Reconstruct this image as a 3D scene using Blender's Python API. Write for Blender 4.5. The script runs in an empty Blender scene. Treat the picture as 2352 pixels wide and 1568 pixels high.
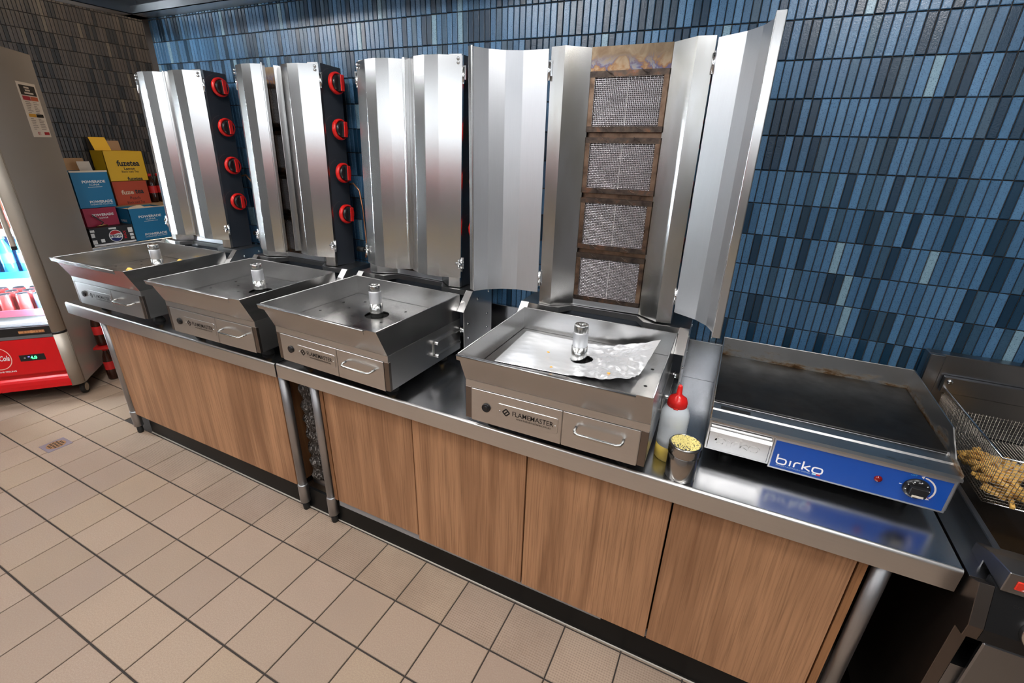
import bpy, bmesh, math, random
from mathutils import Vector, Matrix
RND = random.Random(11)
scene = bpy.context.scene
col = scene.collection
pi = math.pi

# ------------------------------------------------------------------ camera
CAM = Vector((0.0, -1.755, 1.5693))
RC = Matrix(((0.90031771, 0.19237086, -0.39041192),
             (0.43427418, -0.33754078, 0.83514798),
             (0.02887819, -0.92144434, -0.38743564)))     # camera right, down, forward in columns
FPX = 1058.73
cd = bpy.data.cameras.new('camera')
cd.sensor_fit = 'HORIZONTAL'; cd.sensor_width = 36.0; cd.lens = FPX / 2352 * 36.0
cd.clip_start = 0.02; cd.clip_end = 60
cam = bpy.data.objects.new('camera', cd); col.objects.link(cam)
r_, d_, f_ = RC.col[0], RC.col[1], RC.col[2]
cam.matrix_world = Matrix(((r_.x, -d_.x, -f_.x, CAM.x), (r_.y, -d_.y, -f_.y, CAM.y),
                           (r_.z, -d_.z, -f_.z, CAM.z), (0, 0, 0, 1)))
scene.camera = cam
def project(p):
    q = RC.transposed() @ (Vector(p) - CAM)
    if q.z < 0.05: return None
    return (q.x / q.z * FPX + 1176, q.y / q.z * FPX + 784, q.z)

# ------------------------------------------------------------------ world, exposure
world = bpy.data.worlds.new('daylight'); scene.world = world
world.use_nodes = True
world.node_tree.nodes['Background'].inputs[0].default_value = (0.86, 0.93, 1.0, 1)
world.node_tree.nodes['Background'].inputs[1].default_value = 3.1
vs = scene.view_settings
vs.view_transform = 'Standard'; vs.look = 'None'; vs.gamma = 1.0; vs.use_curve_mapping = False
vs.exposure = 0.06
L_PANEL, L_HOOD, L_WARM, L_FRIDGE = 16.0, 52.0, 60.0, 700.0     # emission of the lamps in the room

# ------------------------------------------------------------------ material helpers
MATS = {}
def mat(name, color=(.5, .5, .5), rough=.5, metal=0.0, spec=.5, alpha=None, trans=0.0, emit=None, estr=0, coat=0.0, ior=1.45):
    if name in MATS: return MATS[name]
    m = bpy.data.materials.new(name); m.use_nodes = True
    b = m.node_tree.nodes['Principled BSDF']
    b.inputs['Base Color'].default_value = (*color, 1)
    b.inputs['Roughness'].default_value = rough
    b.inputs['Metallic'].default_value = metal
    b.inputs['Specular IOR Level'].default_value = spec
    b.inputs['Transmission Weight'].default_value = trans
    b.inputs['Coat Weight'].default_value = coat
    b.inputs['IOR'].default_value = ior
    if emit:
        b.inputs['Emission Color'].default_value = (*emit, 1)
        b.inputs['Emission Strength'].default_value = estr
    MATS[name] = m
    return m
class NT:
    """small helper to wire node trees"""
    def __init__(s, m):
        s.t = m.node_tree; s.b = s.t.nodes['Principled BSDF']
        s.pos = s.t.nodes.new('ShaderNodeNewGeometry').outputs['Position']
        s.tc = s.t.nodes.new('ShaderNodeTexCoord')
    def link(s, a, b): s.t.links.new(a, b)
    def mapping(s, scale, src=None, rot=(0, 0, 0), loc=(0, 0, 0)):
        n = s.t.nodes.new('ShaderNodeMapping')
        n.inputs['Scale'].default_value = scale; n.inputs['Rotation'].default_value = rot; n.inputs['Location'].default_value = loc
        s.link(src if src is not None else s.pos, n.inputs['Vector']); return n.outputs[0]
    def noise(s, vec, scale=5, detail=3, rough=.5, dist=0):
        n = s.t.nodes.new('ShaderNodeTexNoise')
        n.inputs['Scale'].default_value = scale; n.inputs['Detail'].default_value = detail
        n.inputs['Roughness'].default_value = rough; n.inputs['Distortion'].default_value = dist
        s.link(vec, n.inputs['Vector']); return n.outputs['Fac']
    def voronoi(s, vec, scale=5):
        n = s.t.nodes.new('ShaderNodeTexVoronoi'); n.inputs['Scale'].default_value = scale
        s.link(vec, n.inputs['Vector']); return n.outputs['Distance']
    def ramp(s, fac, stops):
        n = s.t.nodes.new('ShaderNodeValToRGB'); e = n.color_ramp.elements
        while len(e) < len(stops): e.new(.5)
        for q, (p, c) in zip(e, stops):
            q.position = p; q.color = (*c, 1) if len(c) == 3 else c
        s.link(fac, n.inputs[0]); return n.outputs[0]
    def mapr(s, fac, a, b, c, d):
        n = s.t.nodes.new('ShaderNodeMapRange')
        for i, v in enumerate((a, b, c, d)): n.inputs[i + 1].default_value = v
        s.link(fac, n.inputs[0]); return n.outputs[0]
    def mix(s, fac, a, b, mode='MIX'):
        n = s.t.nodes.new('ShaderNodeMix'); n.data_type = 'RGBA'; n.blend_type = mode
        for k, v in ((0, fac), (6, a), (7, b)):
            if isinstance(v, (int, float)): n.inputs[k].default_value = v
            elif isinstance(v, tuple): n.inputs[k].default_value = (*v, 1)
            else: s.link(v, n.inputs[k])
        return n.outputs[2]
    def bump(s, h, strength=.2, dist=.002):
        n = s.t.nodes.new('ShaderNodeBump'); n.inputs['Strength'].default_value = strength; n.inputs['Distance'].default_value = dist
        s.link(h, n.inputs['Height']); s.link(n.outputs[0], s.b.inputs['Normal'])
    def out(s, sock, name): s.link(sock, s.b.inputs[name])

def steel(name, col_=(.60, .60, .60), r0=.2, r1=.34, brush=(3, 3, 160), bump=.06, aniso=0.0):
    rm = (r0 + r1) / 2
    m = mat(name, col_, rm, 1.0); n = NT(m)
    f = n.noise(n.mapping(brush), 4, 2, .5)
    g = n.noise(n.pos, 5, 3, .5)
    n.out(n.mix(n.mapr(f, .35, .65, 0, .3), n.mix(n.mapr(g, .4, .7, 0, .3), col_, tuple(c * .88 for c in col_)), tuple(c * .90 for c in col_)), 'Base Color')
    return m
M_DOOR = steel('door_steel', (.68, .67, .66), .17, .25, (140, 140, 2.5), .04)
M_INNER = steel('door_inner_steel', (.60, .61, .63), .34, .46, (140, 140, 2.5), .03)
M_BENCH = steel('bench_steel', (.58, .59, .61), .18, .26, (2, 140, 140), .03)
M_BODY = steel('body_steel', (.64, .63, .62), .24, .34, (2.5, 140, 140), .04)
M_PAN = steel('pan_steel', (.46, .455, .45), .22, .32, (2.5, 140, 140), .04)
M_FRY = steel('fryer_steel', (.27, .27, .28), .22, .34, (120, 120, 3), .03)
M_HOOD = steel('hood_steel', (.50, .53, .56), .28, .4, (3, 120, 120), .03)
M_LEG = steel('leg_steel', (.42, .42, .43), .34, .44, (60, 60, 3), 0)
M_CHROME = mat('chrome', (.72, .72, .72), .14, 1)
M_SPIN = steel('spindle_steel', (.62, .62, .60), .16, .26, (2, 2, 200), .02)
M_ALU = steel('spindle_aluminium', (.74, .75, .77), .42, .54, (60, 60, 4), .05)
M_BLACK = mat('black_coat', (.030, .034, .042), .38, 0, .5)
M_BPL = mat('black_plastic', (.012, .012, .013), .28)
M_RUB = mat('black_rubber', (.012, .012, .012), .6)
M_RED = mat('red_plastic', (.62, .015, .012), .25)
M_BRASS = mat('brass', (.45, .30, .12), .35, 1)
M_COPPER = mat('copper', (.55, .25, .13), .3, 1)
M_DARK = mat('dark_void', (.006, .006, .006), .8)
M_MARK = mat('grey_print', (.06, .06, .065), .5)
M_WHITEP = mat('white_print', (.75, .75, .75), .45)
M_INK = mat('black_ink', (.012, .011, .011), .45)
# edge trim of the machine front, its brownish dark reflection put into the colour
M_POST = steel('edge_post_steel', (.22, .19, .17), .25, .36, (120, 120, 3), .03)
# pan floor, slightly burnt
m = mat('tray_steel', (.4, .4, .4), .3, 1); n = NT(m)
nz = n.noise(n.pos, 7, 3, .5)
n.out(n.ramp(nz, [(.3, (.44, .43, .42)), (.6, (.52, .52, .52))]), 'Base Color')
n.out(n.mapr(n.noise(n.pos, 11, 3), .35, .65, .20, .27), 'Roughness'); M_TRAY = m
m = mat('tray_steel_burnt', (.3, .25, .2), .35, 1); n = NT(m)
n.out(n.ramp(n.noise(n.pos, 12, 4, .6), [(.3, (.20, .16, .125)), (.7, (.34, .29, .24))]), 'Base Color'); M_TRAYB = m
# heat-stained burner steel
m = mat('burner_frame_steel', (.3, .2, .14), .38, 1); n = NT(m)
n.out(n.ramp(n.noise(n.pos, 22, 4, .6), [(.3, (.05, .035, .028)), (.5, (.17, .11, .075)), (.7, (.24, .16, .11))]), 'Base Color'); M_BFR = m
m = mat('heat_stained_plate', (.4, .33, .26), .36, 1); n = NT(m)
v = n.noise(n.mapping((11, 11, 9)), 2.2, 4, .6, .8)
sz = n.t.nodes.new('ShaderNodeSeparateXYZ'); n.link(n.pos, sz.inputs[0])
stain = n.ramp(v, [(.36, (.32, .23, .15)), (.46, (.24, .12, .05)), (.52, (.08, .08, .16)), (.57, (.19, .20, .25)), (.66, (.30, .23, .16))])
n.out(n.mix(n.mapr(sz.outputs[2], 1.80, 1.836, .85, 0), n.mix(n.mapr(v, .3, .7, 0, 1), (.20, .15, .10), (.12, .08, .05)), stain), 'Base Color'); M_HEAT = m
m = mat('burner_bar_steel', (.1, .07, .05), .4, 1); n = NT(m)
n.out(n.ramp(n.noise(n.pos, 26, 4, .6), [(.3, (.035, .028, .026)), (.55, (.10, .075, .06)), (.7, (.20, .10, .06)), (.8, (.16, .17, .20))]), 'Base Color'); M_BBAR = m
M_WIRE = steel('burner_wire', (.64, .62, .63), .2, .3, (60, 60, 60), 0)
m = mat('ceramic_plate', (.35, .33, .32), .7); n = NT(m)
n.out(n.ramp(n.voronoi(n.pos, 420), [(.25, (.05, .045, .045)), (.5, (.22, .20, .20))]), 'Base Color'); M_CER = m
# inner wing with brown baked edge
m = mat('wing_steel', (.55, .54, .53), .23, 1); n = NT(m)
g = n.noise(n.mapping((130, 130, 2.5)), 4, 3)
n.out(n.mix(n.mapr(n.noise(n.mapping((7, 7, 2)), 1.5, 3), .42, .72, 0, .6), (.58, .57, .56), (.36, .32, .24)), 'Base Color'); M_WING = m
# wood laminate, vertical grain
def wood(name, seed, light=(.43, .226, .118), dark=(.245, .117, .057)):
    m = mat(name, light, .42, 0, .35); n = NT(m)
    big = n.noise(n.mapping((7.5, 7.5, .55), loc=(seed, 0, seed)), 1.6, 3, .55, .9)
    fine = n.noise(n.mapping((95, 95, 1.6), loc=(seed * 2, 0, 0)), 2.2, 4, .6, .5)
    mid = n.noise(n.mapping((28, 28, 1.0), loc=(0, 0, seed)), 2, 3, .5, 1.2)
    c = n.ramp(big, [(.30, dark), (.43, tuple((a + b) / 2 for a, b in zip(light, dark))), (.52, light), (.70, tuple(min(1, a * 1.16) for a in light))])
    c = n.mix(n.mapr(mid, .42, .66, 0, .45), c, tuple((a * .62 + b * .38) for a, b in zip(light, dark)))
    c = n.mix(n.mapr(fine, .48, .68, 0, .55), c, tuple(a * .72 for a in dark), 'MIX')
    n.out(c, 'Base Color'); n.bump(fine, .12, .0006)
    n.out(n.mapr(fine, .3, .7, .36, .5), 'Roughness')
    return m
W1, W2, W3, W4, W5 = [wood('wood_laminate_%d' % i, s) for i, s in enumerate((1.3, 5.7, 9.1, 14.2, 21.7))]
M_WEDGE = wood('wood_edge', 3.3, (.30, .14, .06), (.16, .07, .03))
# wall tile: per tile tint stored on the mesh, speckled glaze
def tile_mat(name, rough):
    m = mat(name, (.1, .2, .36), rough, 0, .5); n = NT(m)
    a = n.t.nodes.new('ShaderNodeAttribute'); a.attribute_name = 'tint'
    sp = n.noise(n.pos, 330, 2, .5)
    sp2 = n.noise(n.pos, 90, 3, .6)
    c = n.mix(n.mapr(sp, .56, .66, 0, .6), a.outputs['Color'], (.006, .018, .05))
    c = n.mix(n.mapr(sp2, .45, .7, 0, .35), c, n.mix(.5, a.outputs['Color'], (.015, .04, .08)))
    n.out(c, 'Base Color')
    n.bump(n.noise(n.pos, 210, 3, .6), .45, .0012)
    return m
M_TILE = tile_mat('glazed_wall_tile', .23)
M_TILEL = tile_mat('glazed_wall_tile_brown', .36)
M_GROUT = mat('wall_grout', (.046, .038, .033), .85)
# floor
m = mat('floor_tile', (.46, .34, .26), .55, 0, .35); n = NT(m)
a = n.t.nodes.new('ShaderNodeAttribute'); a.attribute_name = 'tint'
sp = n.noise(n.pos, 230, 3, .6); bl = n.noise(n.pos, 2.6, 4, .6)
c = n.mix(n.mapr(sp, .42, .62, .5, 0), a.outputs['Color'], (.26, .18, .13))
c = n.mix(n.mapr(bl, .5, .75, 0, .45), c, (.27, .20, .155))
n.out(c, 'Base Color'); n.bump(sp, .35, .001); M_FTILE = m
m = mat('floor_tile_studded', (.42, .31, .24), .55, 0, .35); n = NT(m)
a = n.t.nodes.new('ShaderNodeAttribute'); a.attribute_name = 'tint'
vo = n.voronoi(n.mapping((1, 1, 0)), 120)
for q in n.t.nodes:
    if q.bl_idname == 'ShaderNodeTexVoronoi': q.inputs['Randomness'].default_value = .12
c = n.mix(n.mapr(vo, .15, .45, .35, 0), a.outputs['Color'], (.15, .10, .07))
c = n.mix(n.mapr(n.noise(n.pos, 3.1, 4, .6), .4, .7, .1, .6), c, (.20, .14, .10))
n.out(c, 'Base Color'); n.bump(vo, .6, .003); M_FSTUD = m
M_FGROUT = mat('floor_grout', (.035, .028, .024), .9)
M_WALL = mat('painted_wall', (.62, .60, .57), .7)
M_CEIL = mat('ceiling_paint', (.55, .55, .55), .8)
M_KICK = mat('black_kickboard', (.008, .008, .008), .3, 0, .15)

# ------------------------------------------------------------------ mesh helpers
class MB:
    def __init__(s): s.v = []; s.f = []; s.sm = []
    def mark(s): return len(s.v)
    def xf(s, M, start=0):
        for i in range(start, len(s.v)): s.v[i] = tuple(M @ Vector(s.v[i]))
        return s
    def face(s, idx, smooth=False): s.f.append(tuple(idx)); s.sm.append(smooth)
    def quad(s, a, b, c, d):
        i = len(s.v); s.v += [a, b, c, d]; s.face((i, i + 1, i + 2, i + 3)); return s
    def box(s, x0, x1, y0, y1, z0, z1):
        i = len(s.v)
        s.v += [(x0, y0, z0), (x1, y0, z0), (x1, y1, z0), (x0, y1, z0), (x0, y0, z1), (x1, y0, z1), (x1, y1, z1), (x0, y1, z1)]
        for q in ((0, 3, 2, 1), (4, 5, 6, 7), (0, 1, 5, 4), (1, 2, 6, 5), (2, 3, 7, 6), (3, 0, 4, 7)): s.face([i + k for k in q])
        return s
    def cbox(s, cx, cy, cz, sx, sy, sz): return s.box(cx - sx / 2, cx + sx / 2, cy - sy / 2, cy + sy / 2, cz - sz / 2, cz + sz / 2)
    def prism(s, poly, a, b, axis='z'):
        """polygon extruded along an axis; poly is (x,y) for z, (x,z) for y, (y,z) for x"""
        def P(p, t): return {'z': (p[0], p[1], t), 'y': (p[0], t, p[1]), 'x': (t, p[0], p[1])}[axis]
        i = len(s.v); n = len(poly)
        s.v += [P(p, a) for p in poly] + [P(p, b) for p in poly]
        s.face([i + k for k in range(n)][::-1]); s.face([i + n + k for k in range(n)])
        for k in range(n): s.face((i + k, i + (k + 1) % n, i + n + (k + 1) % n, i + n + k))
        return s
    def sheet(s, prof, a, b, t=.0015, axis='z', smooth=False):
        """open profile with thickness extruded along an axis"""
        n = len(prof); nor = []
        for k in range(n):
            p, q = prof[max(k - 1, 0)], prof[min(k + 1, n - 1)]
            dx, dy = q[0] - p[0], q[1] - p[1]; l = math.hypot(dx, dy) or 1
            nor.append((-dy / l, dx / l))
        poly = list(prof) + [(p[0] + m_[0] * t, p[1] + m_[1] * t) for p, m_ in zip(prof, nor)][::-1]
        def P(p, h): return {'z': (p[0], p[1], h), 'y': (p[0], h, p[1]), 'x': (h, p[0], p[1])}[axis]
        i = len(s.v); N = len(poly)
        s.v += [P(p, a) for p in poly] + [P(p, b) for p in poly]
        for k in range(N): s.face((i + k, i + (k + 1) % N, i + N + (k + 1) % N, i + N + k), smooth and k not in (n - 1, N - 1))
        for base, flip in ((i, 1), (i + N, 0)):
            for k in range(n - 1):
                q = [base + k, base + k + 1, base + N - 2 - k, base + N - 1 - k]
                s.face(q[::-1] if flip else q)
        return s
    def lathe(s, prof, n=20, c=(0, 0, 0), smooth=True, cap=True):
        i = len(s.v); m_ = len(prof)
        for r, z in prof:
            for k in range(n):
                a = 2 * pi * k / n; s.v.append((c[0] + r * math.cos(a), c[1] + r * math.sin(a), c[2] + z))
        for j in range(m_ - 1):
            for k in range(n):
                s.face((i + j * n + k, i + j * n + (k + 1) % n, i + (j + 1) * n + (k + 1) % n, i + (j + 1) * n + k), smooth)
        if cap:
            s.face([i + k for k in range(n)][::-1]); s.face([i + (m_ - 1) * n + k for k in range(n)])
        return s
    def cyl(s, p0, p1, r0, r1=None, n=12, smooth=True):
        r1 = r0 if r1 is None else r1
        p0, p1 = Vector(p0), Vector(p1); d = p1 - p0
        st = s.mark(); s.lathe([(r0, 0), (r1, d.length)], n, smooth=smooth)
        s.xf(Matrix.Translation(p0) @ d.to_track_quat('Z', 'Y').to_matrix().to_4x4(), st); return s
    def tube(s, pts, r, n=6, closed=False, smooth=True):
        pts = [Vector(p) for p in pts]; N = len(pts); i = len(s.v)
        for k, p in enumerate(pts):
            a = pts[k - 1] if (k or closed) else p
            b = pts[(k + 1) % N] if (k < N - 1 or closed) else p
            M = (b - a).normalized().to_track_quat('Z', 'Y').to_matrix()
            for j in range(n):
                t = 2 * pi * j / n; s.v.append(tuple(p + M @ Vector((r * math.cos(t), r * math.sin(t), 0))))
        for k in range(N if closed else N - 1):
            for j in range(n):
                a0, b0 = i + k * n, i + ((k + 1) % N) * n
                s.face((a0 + j, a0 + (j + 1) % n, b0 + (j + 1) % n, b0 + j), smooth)
        if not closed:
            s.face([i + j for j in range(n)][::-1]); s.face([i + (N - 1) * n + j for j in range(n)])
        return s
    def mesh(s, name, m=None, bevel=0, seg=1):
        me = bpy.data.meshes.new(name); me.from_pydata(s.v, [], s.f)
        for p, q in zip(me.polygons, s.sm): p.use_smooth = q
        bm = bmesh.new(); bm.from_mesh(me)
        bmesh.ops.recalc_face_normals(bm, faces=bm.faces)
        if bevel:
            ed = [e for e in bm.edges if len(e.link_faces) == 2 and e.calc_face_angle(0) > .5]
            bmesh.ops.bevel(bm, geom=ed, offset=bevel, segments=seg, affect='EDGES', clamp_overlap=True)
        bm.to_mesh(me); bm.free()
        if m: me.materials.append(m)
        return me
    def obj(s, name, m, parent=None, bevel=0, seg=1): return link(name, s.mesh(name, m, bevel, seg), parent)
def link(name, me, parent=None, M=None):
    o = bpy.data.objects.new(name, me); col.objects.link(o)
    if parent is not None: o.parent = parent
    if M is not None: o.matrix_local = M
    return o
def tag(o, label=None, cat=None, group=None, kind=None):
    if label: o['label'] = label
    if cat: o['category'] = cat
    if group: o['group'] = group
    if kind: o['kind'] = kind
    return o
def thing(name, label, cat, loc=(0, 0, 0), rz=0, group=None):
    o = bpy.data.objects.new(name, None); col.objects.link(o); o.empty_display_size = .05
    o.location = loc; o.rotation_euler = (0, 0, rz)
    return tag(o, label, cat, group)
CACHE = {}
def cached(key, fn):
    if key not in CACHE: CACHE[key] = fn()
    return CACHE[key]
T = Matrix.Translation
def RX(a): return Matrix.Rotation(a, 4, 'X')
def RY(a): return Matrix.Rotation(a, 4, 'Y')
def RZ(a): return Matrix.Rotation(a, 4, 'Z')
FRONT = RX(pi / 2)                      # XY text plane -> faces -Y
def text_mesh(s, w, h, m, bold=0.0, ext=.0002, shear=0.0, spacing=1.0):
    """lettering fitted to a width and height, centred, in the XY plane facing +Z"""
    def mk():
        cu = bpy.data.curves.new('lettering', 'FONT'); cu.body = s; cu.size = 1; cu.resolution_u = 2
        cu.offset = bold; cu.shear = shear; cu.space_character = spacing
        o = bpy.data.objects.new('lettering_tmp', cu); col.objects.link(o)
        me = bpy.data.meshes.new_from_object(o.evaluated_get(bpy.context.evaluated_depsgraph_get()))
        bpy.data.objects.remove(o); bpy.data.curves.remove(cu)
        xs = [v.co.x for v in me.vertices]; ys = [v.co.y for v in me.vertices]
        x0, x1, y0, y1 = min(xs), max(xs), min(ys), max(ys)
        for v in me.vertices:
            v.co = (((v.co.x - x0) / (x1 - x0) - .5) * w, ((v.co.y - y0) / (y1 - y0) - .5) * h, ext)
        me.materials.clear(); me.materials.append(m); me.name = 'lettering'
        return me
    return cached(('txt', s, w, h, m.name, bold, shear, spacing), mk)
RIBZ = [0]
def ribbon(mb, pts, w, closed=False, h=0.0):
    """flat mitred stroke in the XY plane, or a raised one of height h"""
    P = [Vector(p) for p in pts]
    Q = [P[0]]
    for p in P[1:]:
        if (p - Q[-1]).length > 1e-5: Q.append(p)
    if closed and (Q[0] - Q[-1]).length < 1e-5: Q.pop()
    n = len(Q); A, B = [], []
    for k in range(n):
        a = Q[k - 1] if (k or closed) else Q[k]; b = Q[(k + 1) % n] if (k < n - 1 or closed) else Q[k]
        d1 = (Q[k] - a).normalized() if (Q[k] - a).length else (b - Q[k]).normalized()
        d2 = (b - Q[k]).normalized() if (b - Q[k]).length else d1
        m_ = Vector((-(d1 + d2).y, (d1 + d2).x)).normalized()
        l = w / 2 / max(.5, m_.dot(Vector((-d1.y, d1.x))))
        A.append(Q[k] + m_ * l); B.append(Q[k] - m_ * l)
    RIBZ[0] = (RIBZ[0] + 1) % 5; z = h + RIBZ[0] * 3e-5 * (1 if not h else 0)
    i = len(mb.v); mb.v += [(p.x, p.y, z) for p in A] + [(p.x, p.y, z) for p in B]
    if h: mb.v += [(p.x, p.y, 0) for p in A] + [(p.x, p.y, 0) for p in B]
    for k in range(n if closed else n - 1):
        q = (k + 1) % n
        mb.face((i + n + k, i + n + q, i + q, i + k))
        if h:
            mb.face((i + k, i + q, i + 2 * n + q, i + 2 * n + k)); mb.face((i + n + q, i + n + k, i + 3 * n + k, i + 3 * n + q))
    if h and not closed:
        for k in (0, n - 1): mb.face((i + k, i + n + k, i + 3 * n + k, i + 2 * n + k))
def rrect(x0, x1, y0, y1, r, n=4):
    out = []
    for cx, cy, a0 in ((x1 - r, y1 - r, 0), (x0 + r, y1 - r, pi / 2), (x0 + r, y0 + r, pi), (x1 - r, y0 + r, 1.5 * pi)):
        for k in range(n + 1):
            a = a0 + pi / 2 * k / n; out.append((cx + r * math.cos(a), cy + r * math.sin(a)))
    return out
def tint(me, c):
    a = me.color_attributes.new('tint', 'FLOAT_COLOR', 'POINT')
    for d in a.data: d.color = (*c, 1)
    return me

# ------------------------------------------------------------------ room shell
HB = .774                                # bench height
XL, XE = -4.80, -3.045                   # far left wall, end of the blue wall
floor = tag(MB().quad((-4.8, -4.4, -.004), (2.6, -4.4, -.004), (2.6, 2.4, -.004), (-4.8, 2.4, -.004)).obj('floor', M_FGROUT), 'beige square tiled floor with dark joints', 'floor', kind='structure')
wall_back = tag(MB().box(XE, 2.6, .006, .16, 0, 2.8).obj('wall_back', M_GROUT), 'blue glazed finger tile wall behind the machines', 'wall', kind='structure')
wall_left = tag(MB().box(XL - .15, XL - .006, -4.4, 2.4, 0, 2.8).obj('wall_left', M_GROUT), 'brown grey finger tile wall behind the fridge', 'wall', kind='structure')
tag(MB().box(XL - .15, 2.6, 2.4, 2.55, 0, 2.8).obj('wall_far', M_WALL), 'plain wall past the end of the blue wall', 'wall', kind='structure')
tag(MB().box(2.6, 2.75, -4.4, .16, 0, 2.8).obj('wall_right', mat('dark_wall', (.16, .16, .17), .5)), 'plain wall at the right end of the kitchen', 'wall', kind='structure')
tag(MB().box(XL - .15, 2.75, -4.55, 2.55, 2.8, 2.9).obj('ceiling', M_CEIL), 'white painted ceiling', 'ceiling', kind='structure')
# shop front wall behind the viewer, with a band of windows
wf = MB().box(XL - .15, 2.75, -4.55, -4.4, 0, 1.92).box(XL - .15, 2.75, -4.55, -4.4, 2.62, 2.8)
for x in (-4.95, -3.0, -1.1, .8, 2.55): wf.box(x, x + .2, -4.55, -4.4, 1.92, 2.62)
tag(wf.obj('wall_front', M_WALL), 'plain wall with a window band opposite the machines', 'wall', kind='structure')
def glass(name, t_=.90):
    m_ = bpy.data.materials.new(name); m_.use_nodes = True; nt = m_.node_tree
    o_ = nt.nodes['Material Output']; mx = nt.nodes.new('ShaderNodeMixShader'); tr = nt.nodes.new('ShaderNodeBsdfTransparent'); gl = nt.nodes.new('ShaderNodeBsdfGlossy')
    gl.inputs['Roughness'].default_value = .02; mx.inputs[0].default_value = 1 - t_
    nt.links.new(tr.outputs[0], mx.inputs[1]); nt.links.new(gl.outputs[0], mx.inputs[2]); nt.links.new(mx.outputs[0], o_.inputs[0]); return m_
M_GLASS = glass('window_glass', .94)
for k, x in enumerate((-4.75, -2.8, -.9, 1.0)):
    w = tag(MB().box(x, x + (1.75 if k < 3 else 1.55), -4.48, -4.475, 1.92, 2.62).obj('window_%d' % (k + 1), M_GLASS), 'clear pane of the shop front window band', 'window', kind='structure')

# floor tiles
GX, GY, GT = -2.2793, -1.0192, -.0085
PX, PY = .2, .198
def tile_geo(w, h, t, ch):
    """flat-backed tile lying in XY with a bevelled top"""
    m_ = MB(); a, b = w / 2, h / 2
    m_.v = [(-a, -b, -t), (a, -b, -t), (a, b, -t), (-a, b, -t), (-a, -b, -ch), (a, -b, -ch), (a, b, -ch), (-a, b, -ch),
            (-a + ch, -b + ch, 0), (a - ch, -b + ch, 0), (a - ch, b - ch, 0), (-a + ch, b - ch, 0)]
    for i in (0, 4):
        for k in range(4): m_.face((i + k, i + (k + 1) % 4, i + 4 + (k + 1) % 4, i + 4 + k))
    m_.face((8, 9, 10, 11)); return m_
def merged(geo, places, name, m, parent, tints):
    big = MB(); tl = []
    for M, c in zip(places, tints):
        i = len(big.v); big.v += [tuple(M @ Vector(v)) for v in geo.v]
        for f in geo.f: big.face([i + k for k in f])
        tl += [c] * len(geo.v)
    me = bpy.data.meshes.new(name); me.from_pydata(big.v, [], big.f); me.materials.append(m)
    a = me.color_attributes.new('tint', 'FLOAT_COLOR', 'POINT')
    for d, c in zip(a.data, tl): d.color = (*c, 1)
    return tag(link(name, me, parent), kind='stuff')
def inframe(p, mg=30):
    q = project(p)
    return q and -mg < q[0] < 2352 + mg and -mg < q[1] < 1568 + mg
ftint = []
for k in range(8):
    g = 1 + RND.uniform(-.09, .09); ftint.append((.335 * g, .252 * g, .190 * g * RND.uniform(.94, 1.05)))
fgeo = tile_geo(PX - .0045, PY - .0062, .006, .0015)
fplain = [tint(fgeo.mesh('floor_tile', M_FTILE), c) for c in ftint]
fstud = [tint(fgeo.mesh('floor_tile_studded', M_FSTUD), c) for c in ftint]
near, far = [], []
R0 = T((GX, GY, 0)) @ RZ(GT)
for i in range(-13, 24):
    for j in range(-16, 18):
        c = R0 @ Vector(((i + .5) * PX, (j + .5) * PY, 0))
        if not (-4.78 < c.x < 2.5 and -4.3 < c.y < 2.3): continue
        if -3.02 < c.x < .9 and c.y > -.52: continue
        M = T(c) @ RZ(GT)
        fr_ = inframe(c, 60) and not (c.y < -1.62 and c.x > -1.0)
        stud = (j == 1 and c.x > -2.95)
        if fr_: near.append(((c - CAM).length, M, stud))
        else: far.append(M)
near.sort(key=lambda q: q[0])
for k, (d, M, stud) in enumerate(near):
    if k < 300: link('floor_tile', RND.choice(fstud if stud else fplain), floor, M)
    else: far.append(M)
merged(fgeo, far, 'floor_tiles', M_FTILE, floor, [RND.choice(ftint) for _ in far])

# wall tiles
TW, TH, TZ0, TX0 = .02342, .10028, 1.7267, .29372
def blue():
    r = RND.random(); g = RND.uniform(.85, 1.15)
    if r < .24: return tuple(c * g for c in RND.choice(((.010, .036, .068), (.011, .040, .066), (.012, .034, .058), (.008, .030, .058))))
    if r < .275: return tuple(c * g for c in RND.choice(((.17, .28, .35), (.13, .24, .33))))
    if r < .46: return tuple(c * g for c in ((.036, .088, .145), (.040, .092, .14), (.042, .085, .13))[RND.randrange(3)])
    return tuple(c * g for c in RND.choice(((.058, .145, .258), (.048, .126, .228), (.062, .154, .272), (.074, .172, .295))))
BV = [blue() for _ in range(40)]
def brown():
    r = RND.random(); g = RND.uniform(.8, 1.2)
    if r < .24: return tuple(c * g for c in (.018, .017, .016))
    if r < .27: return tuple(c * g for c in (.12, .10, .075))
    return tuple(c * g for c in RND.choice(((.066, .054, .046), (.072, .058, .048), (.060, .051, .045))))
NV = [brown() for _ in range(30)]
tgeo = tile_geo(TW - .0026, TH - .0028, .005, .0017)
bmesh_v = [tint(tgeo.mesh('wall_tile', M_TILE), c) for c in BV]
nmesh_v = [tint(tgeo.mesh('wall_tile_brown', M_TILEL), c) for c in NV]
MBACK, MLEFT = RX(pi / 2), RZ(pi / 2) @ RX(pi / 2)
cand, rest = [], []
for i in range(-140, 96):
    x = TX0 + (i + .5) * TW
    if x < XE + .012 or x > 2.55: continue
    for j in range(-9, 11):
        z = TZ0 + (j + .5) * TH
        if z < .8: continue
        M = T((x, 0, z)) @ MBACK @ RX(RND.gauss(0, .006)) @ RY(RND.gauss(0, .010))
        vis = inframe((x, 0, z)) and (x > .04 or z > 1.9) and not (x > .55 and z < .98)
        (cand if vis else rest).append(((Vector((x, 0, z)) - CAM).length, M))
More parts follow.
